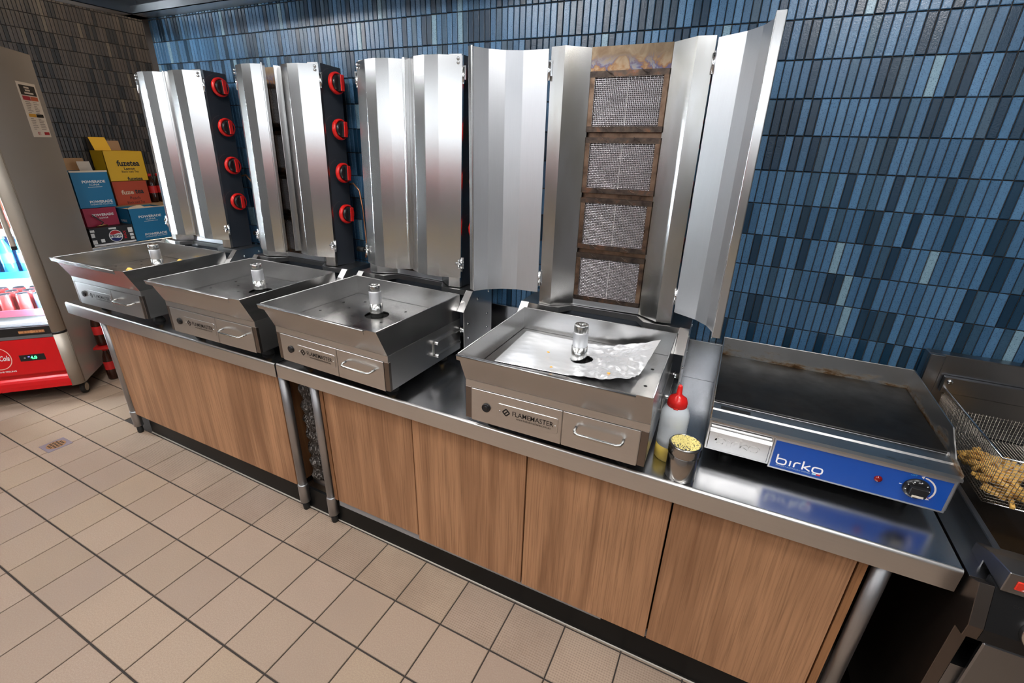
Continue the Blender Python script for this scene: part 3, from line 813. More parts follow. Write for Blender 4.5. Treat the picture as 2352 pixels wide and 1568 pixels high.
fo = fm.obj('aluminium_foil', M_FOIL); tag(fo, 'crumpled sheet of aluminium foil lying in the open machine pan', 'foil')
sm = fo.modifiers.new('thick', 'SOLIDIFY'); sm.thickness = .0004
M_SCRAP = mat('yellow_scrap', (.75, .45, .08), .5)
M_CRUMB = mat('orange_crumb', (.75, .34, .03), .5)
for k, (x, y, s, lb) in enumerate(((-2.622, -.568, .016, 'yellow food scrap near the front rim of the fridge-side machine pan'), (-2.598, -.345, .020, 'larger yellow food scrap behind the spindle, left one of the pair'), (-2.560, -.352, .021, 'larger yellow food scrap behind the spindle, right one of the pair'))):
    me = lump(k + 3, s, s * .75, s * .6); me.materials.append(M_SCRAP)
    o = link('food_scrap', me); o.location = (x, y, PANZ); tag(o, lb, 'food scrap', 'yellow scraps in the left pan')
for k, (x, y, lb) in enumerate(((-.462, -.492, 'tiny orange crumb in the middle of the foil left of the spindle'), (-.415, -.588, 'tiny orange crumb on the foil near the front pan rim'), (-.252, -.545, 'tiny orange crumb on the foil right of the spindle'))):
    me = lump(k + 23, .0045, .0032, .002); me.materials.append(M_CRUMB)
    o = link('crumb', me); o.location = (x, y, PANZ + .011); tag(o, lb, 'crumb', 'orange crumbs on the foil')

# ------------------------------------------------------------------ squeeze bottle and shaker
M_MILK = mat('milky_plastic', (.76, .81, .85), .3, 0, .5, trans=.25)
M_OIL = mat('oil_behind_plastic', (.72, .52, .10), .3, 0, .5, trans=.15)
SQ = Matrix.Diagonal((1.16, 1.16, 1, 1))
sq = thing('squeeze_bottle', 'milky plastic squeeze bottle with red nozzle cap and some oil', 'bottle', (-.052, -.575, HB))
MB().lathe([(.030, 0), (.0325, .004), (.0325, .046)], 28).xf(SQ).obj('oil_filled_base', M_OIL, sq)
pr = [(.0325, .046), (.0325, .070)]
for k in range(5): pr += [(.0318, .074 + k * .009), (.0326, .078 + k * .009)]
pr += [(.0326, .125), (.0320, .140), (.028, .155), (.0205, .166), (.0195, .172)]
MB().lathe(pr, 28).xf(SQ).obj('body', M_MILK, sq)
MB().lathe([(.0215, .164), (.0225, .166), (.0225, .178), (.0195, .188), (.0095, .196), (.0065, .200), (.0052, .222), (.0035, .226)], 28).xf(SQ).obj('nozzle_cap', M_RED, sq)
MB().box(-.006, .006, -.027, -.020, .163, .167).obj('cap_tab', M_RED, sq, .001)
SK = Matrix.Diagonal((1.2, 1.2, 1, 1))
sk = thing('shaker', 'steel shaker with yellow powder on its perforated lid', 'shaker', (-.010, -.648, HB))
M_SHK = steel('shaker_steel', (.42, .40, .38), .14, .24, (2, 2, 120), 0)
MB().lathe([(.031, 0), (.0325, .003), (.0325, .072), (.0315, .074)], 32).xf(SK).obj('can', M_SHK, sk)
MB().lathe([(.0325, .074), (.0345, .075), (.0335, .079), (.0345, .082), (.0335, .086), (.0345, .089), (.0335, .093), (.0345, .096), (.0345, .101), (.032, .104), (.0305, .1035), (.0300, .101)], 32).xf(SK).obj('screw_lid', M_SHK, sk)
MB().lathe([(.0301, .100), (.0301, .1018)], 32).xf(SK).obj('perforated_top', mat('lid_mesh', (.16, .15, .13), .5, .8), sk)
pw = MB(); rr = random.Random(3)
for k in range(900):
    a, r = rr.uniform(0, 2 * pi), .030 * math.sqrt(rr.random())
    x, y = r * math.cos(a), r * math.sin(a)
    if y < -.008 and x < .012 and rr.random() < .6: continue
    s = rr.uniform(.0011, .0022)
    pw.lathe([(s, .1016), (s * .6, .1016 + s * .9)], 5, (x, y, 0))
tag(pw.xf(SK).obj('powder', mat('yellow_powder', (.80, .68, .26), .9), sk), kind='stuff')

# ------------------------------------------------------------------ griddle
gr = thing('griddle', 'electric flat griddle with black plate and blue front panel', 'griddle', (.304, -.545, HB))
G = .268
def zz(v): return v - HB
m = mat('griddle_plate', (.012, .011, .010), .30, .0, .22); n = NT(m)
nz = n.noise(n.pos, 7, 5, .65, .6)
n.out(n.ramp(nz, [(.35, (.004, .004, .004)), (.6, (.009, .008, .007)), (.8, (.03, .024, .018))]), 'Base Color')
n.out(n.mapr(n.noise(n.pos, 19, 4), .3, .7, .30, .48), 'Roughness'); M_GPL = m
m = mat('burnt_guard_steel', (.5, .48, .45), .34, 1); n = NT(m)
nz = n.noise(n.mapping((5, 5, 16)), 2.4, 6, .7)
sx = n.t.nodes.new('ShaderNodeSeparateXYZ'); n.link(n.pos, sx.inputs[0])
ad = n.t.nodes.new('ShaderNodeMath'); ad.operation = 'ADD'
n.link(nz, ad.inputs[0]); n.link(n.mapr(sx.outputs[2], .915, .985, .16, -.18), ad.inputs[1])
n.out(n.ramp(ad.outputs[0], [(.54, (.58, .57, .56)), (.64, (.44, .37, .29)), (.72, (.24, .13, .06)), (.82, (.06, .035, .02))]), 'Base Color')
n.out(n.mapr(ad.outputs[0], .5, .7, .3, .6), 'Roughness'); M_GUARD = m
m = mat('trough_steel', (.4, .4, .4), .3, 1); n = NT(m)
nz = n.noise(n.mapping((6, 14, 6)), 3, 6, .7)
n.out(n.ramp(nz, [(.60, (.50, .50, .50)), (.70, (.36, .32, .27)), (.80, (.16, .10, .06))]), 'Base Color'); M_TRO = m
for sx_ in (-1, 1):
    for y in (.07, .38): MB().lathe([(.016, 0), (.018, .004), (.016, .036)], 14, (sx_ * .205, y, 0)).obj('foot', M_RUB, gr)
MB().box(-G, G, .003, .47, .036, zz(.903)).obj('body', M_BODY, gr, .0015)
fp = MB().box(-.108, .264, -.0015, .003, zz(.806), zz(.8985)).obj('control_panel', mat('panel_silver', (.55, .55, .56), .3, .9), gr, .001)
MB().box(-.1035, .2575, -.0022, -.0014, zz(.8115), zz(.8915)).obj('blue_face', mat('blue_panel', (.006, .060, .32), .25, 0, .5), fp)
def birko(m_, w, h=0.0):
    """rounded letters of the maker's mark: b i r k o on a unit grid"""
    for p, c in (([(0, 1.75), (0, .62)], 0), (rrect(0, 1.35, 0, 1.0, .36, 4), 1), ([(1.95, 0), (1.95, 1.05)], 0), ([(2.55, 0), (2.55, .6), (2.66, .88), (2.9, 1.0), (3.35, 1.0)], 0),
                 ([(3.75, 0), (3.75, 1.6)], 0), ([(4.75, 1.0), (3.95, .5), (4.85, 0)], 0), (rrect(5.15, 6.5, 0, 1.0, .36, 4), 1)): ribbon(m_, p, w, bool(c), h)
    return m_
lm = birko(MB(), .23); lm.xf(T((.213 - .304, -.0026, zz(.8255))) @ FRONT @ Matrix.Diagonal((.0158, .0158, 1, 1)))
lm.obj('lettering', mat('panel_white', (.85, .85, .85), .4), fp)
link('lettering', text_mesh('PROUDLY AUSTRALIAN OWNED', .078, .0042, mat('panel_paleblue', (.30, .45, .62), .4)), fp, T((.253 - .304, -.0024, zz(.8205))) @ FRONT)
MB().box(-.008, .001, -.0026, -.002, zz(.819), zz(.8225)).obj('cyan_bar', mat('bar_cyan', (.45, .75, .85), .4), fp)
MB().box(.001, .010, -.0026, -.002, zz(.819), zz(.8225)).obj('red_bar', mat('bar_red', (.6, .02, .03), .4), fp)
MB().lathe([(.0085, 0), (.0085, .002), (.0065, .005), (.003, .0065)], 18).xf(T((.427 - .304, -.002, zz(.855))) @ FRONT).obj('indicator_light', mat('indicator_red', (.16, .004, .004), .1, 0, .6), fp)
kn = MB().lathe([(.0265, 0), (.0265, .004), (.024, .008), (.020, .009)], 36)
kn.prism([(-.0165, -.0085), (-.012, -.013), (.012, -.013), (.0165, -.0085), (.0165, .011), (-.0165, .011)], .009, .022)
kn = kn.xf(T((.501 - .304, -.002, zz(.8555))) @ FRONT).obj('control_knob', M_BPL, gr, .0008)
MB().box(-.011, .011, -.0122, -.0070, .0221, .0226).xf(T((.501 - .304, -.002, zz(.8555))) @ FRONT).obj('pointer_mark', mat('cream_mark', (.62, .55, .45), .5), kn)
mk = MB()
for k in range(9):
    a = rad(150 - k * 36 + 20); mk.box(-.0009, .0009, .0205, .0232, .0083, .0088); mk.xf(RZ(a), len(mk.v) - 8)
mk.xf(T((.501 - .304, -.0022, zz(.8555))) @ FRONT).obj('dial_ticks', M_WHITEP, kn)
link('lettering', text_mesh('°C', .006, .0045, M_WHITEP), kn, T((.501 - .304 - .012, -.0110, zz(.8555) + .0165)) @ FRONT)
link('lettering', text_mesh('300', .006, .0032, M_WHITEP), kn, T((.501 - .304, -.0110, zz(.8555) + .0205)) @ FRONT)
link('lettering', text_mesh('OFF', .0125, .0045, mat('off_cyan', (.03, .28, .55), .4)), fp, T((.488 - .304, -.0024, zz(.8885))) @ FRONT)
link('lettering', text_mesh('HIGH', .011, .0040, mat('high_red', (.30, .02, .07), .4)), fp, T((.529 - .304, -.0024, zz(.838))) @ FRONT)
MB().box(.468 - .304, .473 - .304, -.0026, -.002, zz(.857), zz(.8582)).obj('zero_mark', M_WHITEP, fp)
ar = MB(); ribbon(ar, [(.033 * math.cos(rad(q)), .033 * math.sin(rad(q))) for q in range(78, -36, -8)], .0035)
for q, s_ in ((82, 1), (-38, -1)):
    c_ = Vector((.033 * math.cos(rad(q)), .033 * math.sin(rad(q)))); tn = Vector((-math.sin(rad(q)), math.cos(rad(q)))) * s_; nn = Vector((math.cos(rad(q)), math.sin(rad(q))))
    i = len(ar.v); ar.v += [(*(c_ + tn * .006), 0), (*(c_ + nn * .0045), 0), (*(c_ - nn * .0045), 0)]; ar.face((i, i + 1, i + 2))
ar.xf(T((.503 - .304, -.0026, zz(.8555))) @ FRONT).obj('dial_arrow', mat('arrow_cream', (.62, .58, .55), .4), fp)
dd = MB().box(-.262, -.113, -.004, .002, zz(.818), zz(.892)).obj('drip_drawer', M_BODY, gr, .0015)
MB().sheet([(-.004, zz(.8885)), (-.014, zz(.889)), (-.016, zz(.886)), (-.015, zz(.878))], -.262, -.113, .0015, 'x').obj('drawer_pull', M_BODY, dd)
em = birko(MB(), .30, .10)
em.xf(T((-.243, -.004, zz(.838))) @ FRONT @ Matrix.Diagonal((.0163, .0163, .0163, 1)))
em.obj('embossed_lettering', M_BODY, dd)
MB().sheet([(.0, zz(.8985)), (-.005, zz(.901)), (-.005, zz(.905)), (.004, zz(.9085)), (.05, zz(.9085)), (.055, zz(.912)), (.092, zz(.912)), (.095, zz(.918))], -G, G, .0015, 'x').obj('front_trough', M_TRO, gr)
MB().box(-.245, -.170, .058, .076, zz(.9125), zz(.9138)).obj('drain_slot', M_DARK, gr)
MB().box(-G + .003, G - .004, .092, .457, zz(.900), zz(.9195)).obj('hotplate', M_GPL, gr, .002)
MB().box(-G, G, .457, .461, zz(.903), zz(.983)).obj('back_guard', M_GUARD, gr, .001)
MB().prism([(.0, zz(.903)), (.0, zz(.915)), (.055, zz(.925)), (.125, zz(.973)), (.461, zz(.983)), (.461, zz(.903))], G - .003, G, 'x').obj('side_guard', M_GUARD, gr)
MB().prism([(.0, zz(.903)), (.0, zz(.912)), (.055, zz(.919)), (.125, zz(.930)), (.461, zz(.983)), (.461, zz(.903))], -G, -G + .003, 'x').obj('side_guard', M_GUARD, gr)

# ------------------------------------------------------------------ deep fryer
fy = thing('deep_fryer', 'dark stainless deep fryer at the right end of the bench', 'fryer', (.576, 0, 0))
def fz(x): return x - .576
MB().prism([(-.70, .10), (-.735, .10), (-.735, .665), (-.763, .671), (-.765, .704), (-.733, .79), (-.70, .772), (-.03, .772), (-.03, .10)], fz(.579), fz(.604), 'x').obj('side_panel', mat('fryer_side_steel', (.16, .135, .12), .33, 1), fy, .001)  # dark reflection of the under-bench space is put into this steel colour
MB().box(fz(.604), fz(1.05), -.735, -.03, .10, .56).obj('cabinet', M_FRY, fy)
for x in (.62, 1.0):
    for y in (-.66, -.10): MB().lathe([(.02, 0), (.022, .01), (.018, .10)], 12, (fz(x), y, 0)).obj('leg', M_FRY, fy)
MB().box(fz(.625), fz(1.05), -.748, -.736, .12, .655).obj('door', M_FRY, fy, .003)
MB().prism([(-.733, .79), (-.765, .704), (-.763, .671), (-.70, .671), (-.70, .79)], fz(.604), fz(1.05), 'x').obj('control_fascia', mat('fascia_black', (.02, .02, .021), .3, .6), fy)
MB().box(fz(.578), fz(.640), -.70, -.06, .7725, .7745).obj('deck_strip', M_FRY, fy)
MB().box(fz(.632), fz(.646), -.665, -.10, .56, .806).obj('tank_wall', M_FRY, fy, .002)
MB().box(fz(.646), fz(1.05), -.612, -.10, .55, .56).obj('tank_floor', M_DARK, fy)
MB().box(fz(.646), fz(1.05), -.606, -.10, .60, .70).obj('oil', mat('dark_oil', (.02, .012, .006), .08), fy)
MB().prism([(-.74, .79), (-.74, .838), (-.668, .822), (-.612, .800), (-.606, .56), (-.66, .56), (-.66, .79)], fz(.608), fz(1.05), 'x').obj('front_rim', M_FRY, fy, .0015)
bd = MB().box(fz(.624), fz(.668), -.7425, -.739, .803, .823).obj('badge', mat('badge_red', (.62, .03, .015), .3), fy, .001)
MB().quad((fz(.633), -.743, .806), (fz(.640), -.743, .806), (fz(.655), -.743, .820), (fz(.648), -.743, .820)).obj('badge_stripe', M_WHITEP, bd)
link('lettering', text_mesh('COOK', .030, .006, M_INK), fy, T((fz(.650), -.7433, .765)) @ RX(rad(70)))
tkn = MB().lathe([(.030, 0), (.030, .012), (.024, .02), (.020, .022)], 30).box(-.006, .006, -.026, .026, .02, .036)
tkn.xf(T((fz(.682), -.757, .722)) @ RX(rad(70))).obj('thermostat_knob', mat('knob_silver', (.6, .58, .55), .25, 1), fy, .001)
MB().box(fz(.597), fz(1.05), -.06, -.022, .80, 1.038).obj('rear_upstand', M_FRY, fy, .002)
MB().box(fz(.597), fz(.634), -.075, -.06, .80, 1.038).obj('corner_post', M_FRY, fy, .002)
hg = MB().box(fz(.649), fz(1.04), -.078, -.062, .925, .976).obj('basket_hanger', M_FRY, fy, .002)
link('bolt', bolt_mesh(.008), hg, T((fz(.664), -.078, .962)) @ FRONT)
MB().box(fz(.646), fz(1.05), -.10, -.06, .56, .80).obj('tank_back', M_FRY, fy)
# fry basket: tapered wire box
bx = thing('fry_basket', 'wire fry basket with fries hanging in the fryer', 'basket', (.78, -.25, .80))
BX0, BX1, BY0, BY1, BZ1 = -.118, .125, -.205, .200, .137
def bp(u, v, h):
    """point on the tapered wall: u,v in -1..1, h 0..1"""
    k = 1 - .10 * (1 - h)
    return ((BX0 + BX1) / 2 + u * (BX1 - BX0) / 2 * k, (BY0 + BY1) / 2 + v * (BY1 - BY0) / 2 * k, h * BZ1)
wm = MB(); p_ = .0085
nxw, nyw, nzw = int((BX1 - BX0) / p_), int((BY1 - BY0) / p_), int(BZ1 / p_)
for i in range(nxw + 1):
    u = -1 + 2 * i / nxw; wm.tube([bp(u, -1, 1), bp(u, -1, 0), bp(u, 1, 0), bp(u, 1, 1)], .0007, 4)
for j in range(nyw + 1):
    v = -1 + 2 * j / nyw; wm.tube([bp(-1, v, 1), bp(-1, v, 0), bp(1, v, 0), bp(1, v, 1)], .0007, 4)
for k in range(nzw + 1):
    h = k / nzw; wm.tube([bp(-1, -1, h), bp(1, -1, h), bp(1, 1, h), bp(-1, 1, h)], .0007, 4, True)
M_BWIRE = mat('basket_wire', (.30, .27, .23), .3, 1)
tag(wm.obj('wire_mesh', M_BWIRE, bx), kind='stuff')
MB().tube([bp(-1, -1, 1), bp(1, -1, 1), bp(1, 1, 1), bp(-1, 1, 1)], .0026, 8, True).obj('rim', M_CHROME, bx)
MB().tube([bp(-.9, -1, 0), bp(.9, -1, 0)], .0022, 6).obj('bottom_bar', M_CHROME, bx)
for u in (-.62, .08, .78): 
    a = bp(u, 1, .98); MB().tube([(a[0], a[1], a[2] - .02), (a[0], a[1] - .004, a[2] + .004), (a[0], a[1] - .001, a[2] + .028), (a[0], a[1] + .008, a[2] + .036)], .0030, 8).obj('hook', M_CHROME, bx)
for u in (.15, .42): MB().tube([bp(u, -1.0, .95), (bp(u, -1, .95)[0] - .02, BY0 - .05, .11), (bp(u, -1, .95)[0] - .05, BY0 - .10, .06)], .0035, 8).obj('handle_rod', M_BLACK, bx)
frm = []
for k in range(4):
    l = (.075, .062, .085, .05)[k]
    frm.append(MB().box(-l / 2, l / 2, -.0046, .0046, -.0046, .0046).mesh('french_fry', mat('golden_fry', (.70, .40, .10), .55), .0016))
rr = random.Random(8)
for k in range(64):
    o = link('french_fry', frm[k % 4])
    lay = k // 16
    x = .78 + rr.uniform(-.085, .045 - .02 * lay); y = -.25 + rr.uniform(-.165, .06 - .03 * lay)
    o.location = (x, y, .807 + lay * .0105 + rr.uniform(0, .004)); o.rotation_euler = (rr.uniform(-.15, .15), rr.uniform(-.2, .2), rr.uniform(0, pi))
    tag(o, 'golden french fry piled at the bottom of the fry basket', 'french fry', 'fries in the basket')

# ------------------------------------------------------------------ floor drain
fd = thing('floor_drain', 'square brass floor drain set in the tiles before the left bench', 'drain', (-3.118, -.924, 0), rad(-.5))
MB().box(-.054, .054, -.054, .054, 0, .0022).obj('frame', mat('drain_nickel', (.24, .21, .24), .5, .5), fd, .0008)
gm = MB()
MB().lathe([(.041, .0022), (.041, .0030)], 28).obj('grate', mat('drain_brass', (.36, .20, .09), .5, .5), fd)
for r_ in range(-2, 3):
    for c_ in range(-2, 3):
        if abs(r_) + abs(c_) > 3: continue
        gm.box(c_ * .014 - .0042, c_ * .014 + .0042, r_ * .0135 - .0045, r_ * .0135 + .0045, .0030, .0033)
tag(gm.obj('grate_slots', M_DARK, fd), kind='stuff')

# ------------------------------------------------------------------ fridge (turned 47 degrees)
M_FGLASS = glass('fridge_glass', .93)
fg = thing('display_fridge', 'grey glass-door drinks fridge with a red lower panel', 'fridge', (-3.594, -.548, 0), math.atan2(.731, .682))
M_FGREY = mat('fridge_grey', (.42, .385, .35), .28, .25, .5)
M_FPIL = mat('fridge_pillar', (.42, .37, .31), .38, .3, .5)
FW = .67
MB().box(-.004, 0, 0, .66, .10, 2.0).obj('side_panel', M_FGREY, fg)
MB().box(-FW, -FW + .004, 0, .66, .10, 2.0).obj('side_panel', M_FGREY, fg)
MB().box(-FW + .004, -.004, .63, .66, .10, 2.0).obj('back_panel', M_FGREY, fg)
MB().box(-FW, 0, -.02, .66, 2.0, 2.004).obj('top_panel', M_FGREY, fg)
MB().box(-FW + .004, -.004, .0, .63, .10, .50).obj('machine_compartment', M_BLACK, fg)
M_FIN = mat('fridge_liner', (.85, .87, .9), .4)
MB().box(-FW + .03, -.03, .60, .62, .50, 1.95).box(-.035, -.03, .02, .60, .50, 1.95).box(-FW + .03, -FW + .035, .02, .60, .50, 1.95).box(-FW + .03, -.03, .02, .60, .50, .515).box(-FW + .03, -.03, .02, .60, 1.90, 1.95).obj('liner', M_FIN, fg)
def pillar(z0, z1, flip=1):
    pts = [(0, 0), (0, -.006)] + [(-.052 + .052 * math.cos(a), -.006 - .042 * math.sin(a)) for a in [pi / 2 * k / 8 for k in range(1, 9)]] + [(-.056, -.046), (-.056, 0)]
    if flip < 0: pts = [(-FW - x, y) for x, y in pts]
    m_ = MB().prism(pts, z0, z1)
    for i, f in enumerate(m_.f):
        if len(f) == 4: m_.sm[i] = True
    return m_
for fl in (1, -1):
    pillar(.10, .447, fl).obj('lower_pillar', M_FPIL, fg); pillar(.462, 1.98, fl).obj('upper_pillar', M_FPIL, fg)
    pillar(.447, .462, fl).obj('pillar_joint', M_BPL, fg)
MB().box(-.004, -.0005, -.012, .002, .10, 1.99).obj('door_gasket', M_RUB, fg)
MB().box(-FW + .056, -.056, -.044, -.034, .505, 1.95).obj('glass_door', M_FGLASS, fg)
MB().box(-FW + .056, -.056, -.046, -.030, .455, .505).obj('door_bottom_rail', M_BPL, fg)
MB().box(-FW + .056, -.056, -.047, -.030, .436, .455).obj('grey_rail', mat('rail_grey', (.12, .12, .125), .4), fg)
M_CRED = mat('fridge_red', (.60, .004, .008), .32)
rp = MB().box(-FW + .056, -.052, -.047, -.030, .209, .433).obj('red_panel', M_CRED, fg)
MB().prism([(-.020, .209), (-.020, .175), (-.047, .154), (-.050, .132), (-.050, .105), (-.01, .105), (-.01, .209)], -FW + .056, -.051, 'x').obj('red_kick_panel', M_CRED, fg)
pk = mat('logo_pale', (.85, .55, .45), .4)
rg = MB(); ribbon(rg, [(-.345 + .062 * math.cos(2 * pi * k / 48), .325 + .070 * math.sin(2 * pi * k / 48)) for k in range(48)], .004, True)
rg.xf(T((0, -.0478, 0)) @ FRONT).obj('logo_ring', pk, rp)
link('lettering', text_mesh('Coca-Cola', .108, .034, M_WHITEP, .02, shear=.4), rp, T((-.345, -.0476, .325)) @ FRONT)
link('lettering', text_mesh('TASTE THE FEELING', .125, .0095, M_WHITEP, .02), rp, T((-.345, -.0476, .238)) @ FRONT)
dp = MB().box(-.246, -.127, -.0485, -.046, .295, .335).obj('display', M_BPL, rp)
link('digits', text_mesh('4.0', .030, .020, mat('green_digits', (.02, .3, .05), .5, emit=(.05, 1, .2), estr=5), .03), dp, T((-.180, -.0488, .315)) @ FRONT)
MB().lathe([(.0045, 0), (.0045, .001)], 12).xf(T((-.222, -.0485, .316)) @ FRONT).obj('sensor_button', mat('sensor_grey', (.3, .3, .3), .4), dp)
MB().box(-.206, -.198, -.0489, -.0485, .3195, .3235).obj('blue_led', mat('blue_led', (.1, .1, .6), .5, emit=(.15, .15, 1), estr=4), dp)
gs = MB(); gs.box(-.205, -.085, -.0468, -.0460, .468, .486)
go = gs.obj('brand_strip', mat('brand_bronze', (.30, .12, .05), .4), fg)
bo = mat('brand_orange', (.55, .25, .10), .4); bl_ = MB()
for k, w_ in enumerate((.016, .010, .013, .012, 0, .013, .010, .014, .012)):
    if w_: bl_.box(-.204 + k * .0133, -.204 + k * .0133 + w_ * .8, -.0474, -.0468, .472, .482)
tag(bl_.obj('worn_lettering', bo, go), kind='stuff')
MB().lathe([(.0085, 0), (.0085, .001)], 20).xf(T((-.1445, -.0468, .477)) @ FRONT).obj('brand_disc', bo, go)
hd = MB().prism(rrect(-.080, -.058, -.074, -.050, .008), .985, 1.75).obj('door_handle', M_FPIL, fg)
MB().prism(rrect(-.081, -.057, -.075, -.049, .008), .965, .985).obj('handle_cap', M_BPL, hd)
led = lamp_mat('fridge_led_glow', (.80, .92, 1.0), L_FRIDGE)
for sx_ in (0, 1):
    f = (lambda x: x) if not sx_ else (lambda x: -FW - x)
    MB().box(min(f(-.050), f(-.040)), max(f(-.050), f(-.040)), .016, .028, .52, 1.88).obj('led_strip', led, fg)
    MB().box(min(f(-.075), f(-.032)), max(f(-.075), f(-.032)), .001, .004, .51, 1.90).obj('led_shield', M_FIN, fg)  # bar added to cut the strip's light spilling out through the glass
for z, c_, tx in ((.555, (.50, .10, .16), 'POPZO POPZO'), (.785, (.02, .30, .62), '---- ----'), (1.03, (.5, .5, .52), '---- ----'), (1.30, (.5, .5, .52), '---- ----')):
    s_ = MB().box(-FW + .04, -.045, .05, .58, z - .006, z).obj('shelf', mat('shelf_white', (.7, .7, .7), .4), fg)
    MB().box(-FW + .04, -.045, .045, .050, z - .006, z + .034).obj('price_strip', mat('strip_%d' % int(z * 1000), c_, .4), s_)
for x in (-.075, -FW + .075):
    for y in (.05, .60):
        w = MB().lathe([(.036, -.012), (.040, -.009), (.040, .009), (.036, .012)], 22).xf(T((x + .035 * (1 if x > -.3 else -1), y, .040)) @ RY(pi / 2)).obj('castor_wheel', M_RUB, fg)
        MB().lathe([(.026, -.0125), (.026, .0125)], 18).xf(T((x + .035 * (1 if x > -.3 else -1), y, .040)) @ RY(pi / 2)).obj('wheel_disc', mat('castor_cream', (.45, .38, .28), .5), w)
        MB().box(x + .035 * (1 if x > -.3 else -1) - .02, x + .035 * (1 if x > -.3 else -1) + .02, y - .02, y + .03, .078, .10).obj('castor_plate', M_FRY, fg)
st = thing('notice_sticker', 'white notice sticker with dark header on the fridge side', 'sticker', (-3.594, -.548, 0), math.atan2(.731, .682))
def sticker(name, y0, y1, z0, z1, m_, lift, par): return MB().box(0, .0006 + lift, y0, y1, z0, z1).obj(name, m_, par)
base = sticker('paper', .385, .598, 1.545, 1.840, mat('sticker_paper', (.78, .70, .62), .6), 0, st)
sticker('dark_header', .405, .580, 1.772, 1.825, mat('sticker_dark', (.03, .025, .025), .6), .0003, base)
sticker('red_cell', .408, .492, 1.745, 1.767, mat('sticker_red', (.45, .03, .05), .6), .0003, base)
sticker('orange_cell', .496, .580, 1.745, 1.767, mat('sticker_orange', (.55, .12, .05), .6), .0003, base)
sticker('yellow_cell', .412, .494, 1.655, 1.673, mat('sticker_yellow', (.70, .36, .04), .6), .0003, base)
sticker('black_cell', .498, .582, 1.655, 1.673, M_INK, .0003, base)
sticker('maroon_cell', .525, .585, 1.558, 1.574, mat('sticker_maroon', (.40, .01, .02), .6), .0003, base)
SIDE = RZ(pi / 2) @ RX(pi / 2)
hl = MB()
for y0, y1, z in ((.455, .51, 1.813), (.46, .515, 1.799), (.445, .545, 1.784)): hl.box(.0009, .0012, y0, y1, z - .0045, z + .0045)
tag(hl.obj('header_print', mat('sticker_cream', (.7, .62, .55), .6), base), kind='stuff')
link('lettering', text_mesh('E', .03, .016, mat('sticker_red2', (.45, .03, .05), .6)), base, T((.0010, .465, 1.566)) @ SIDE)
tl = MB()
for c0 in (.412, .500):
    for z0, n_ in ((1.738, 7), (1.648, 7)):
        for k in range(n_):
            tl.box(.0006, .0009, c0 + .008, c0 + .008 + RND.uniform(.03, .066), z0 - .0095 * k - .004, z0 - .0095 * k)
tag(tl.obj('small_print', mat('sticker_grey', (.35, .30, .27), .6), base), kind='stuff')

# bottles
def bottle_meshes(key, liquid, label_c, cap_c, h=.235, r=.032):
    def b(): return MB().lathe([(r * .85, 0), (r, .008), (r, h * .30), (r * .93, h * .34), (r * .93, h * .56), (r, h * .60), (r * .8, h * .74), (r * .45, h * .88), (r * .42, h * .93)], 16).mesh('bottle', mat('drink_' + key, liquid, .12, 0, .6))
    def l(): return MB().lathe([(r * 1.01, h * .33), (r * 1.01, h * .58)], 16, cap=False).mesh('bottle_label', mat('drinklabel_' + key, label_c, .4))
    def c(): return MB().lathe([(r * .52, h * .91), (r * .52, h * .985), (r * .46, h)], 14).mesh('bottle_cap', mat('drinkcap_' + key, cap_c, .4))
    return [cached((key, q), f) for q, f in (('b', b), ('l', l), ('c', c))]
def can(pos, body_c, key, label):
    b = cached(('can', key), lambda: MB().lathe([(.026, 0), (.031, .006), (.031, .108), (.0265, .118)], 20).mesh('drink_can', mat('can_' + key, body_c, .3)))
    l = cached('canlid', lambda: MB().lathe([(.0265, .118), (.0275, .121), (.0245, .121), (.0235, .117), (.010, .117)], 20).mesh('can_lid', mat('can_lid', (.35, .40, .48), .25, .9)))
    o = link('drink_can', b); o.location = pos; tag(o, label, 'can', 'cans in the display fridge'); link('can_lid', l, o)
def bottle(kind, pos, label, group, name='drink_bottle'):
    ms = bottle_meshes(*kind)
    o = link(name, ms[0]); o.location = pos; tag(o, label, 'bottle', group)
    link('bottle_label', ms[1], o); link('bottle_cap', ms[2], o); return o
COLA = ('cola', (.035, .010, .006), (.55, .02, .02), (.55, .02, .02))
ZERO = ('zero', (.03, .012, .010), (.05, .05, .06), (.04, .05, .07))
BLUE = ('blue', (.02, .16, .45), (.05, .25, .55), (.03, .06, .10))
FGM = fg.matrix_basis.copy() if False else T((-3.594, -.548, 0)) @ RZ(math.atan2(.731, .682))
COLN = ('nearest the hinge side', 'second from the right', 'third from the right', 'fourth from the right')
ROWN = ('front row', 'middle row', 'back row')
for zs, kind, nm in ((.555, None, 'bottom shelf'), (.785, BLUE, 'second shelf'), (1.03, COLA, 'third shelf')):
    for i in range(4):
        for j in range(3):
            k_ = kind or (ZERO if i == 0 else COLA)
            p = FGM @ Vector((-.115 - i * .082, .105 + j * .080, zs))
            if kind is None:
                can(p, (.42, .05, .05) if i else (.05, .16, .34), 'red' if i else 'navy', 'drink can on the fridge %s, %s, %s' % (nm, ROWN[j], COLN[i])); continue
            bottle(k_, p, 'drink bottle on the fridge %s, %s, %s' % (nm, ROWN[j], COLN[i]), 'bottles in the display fridge')
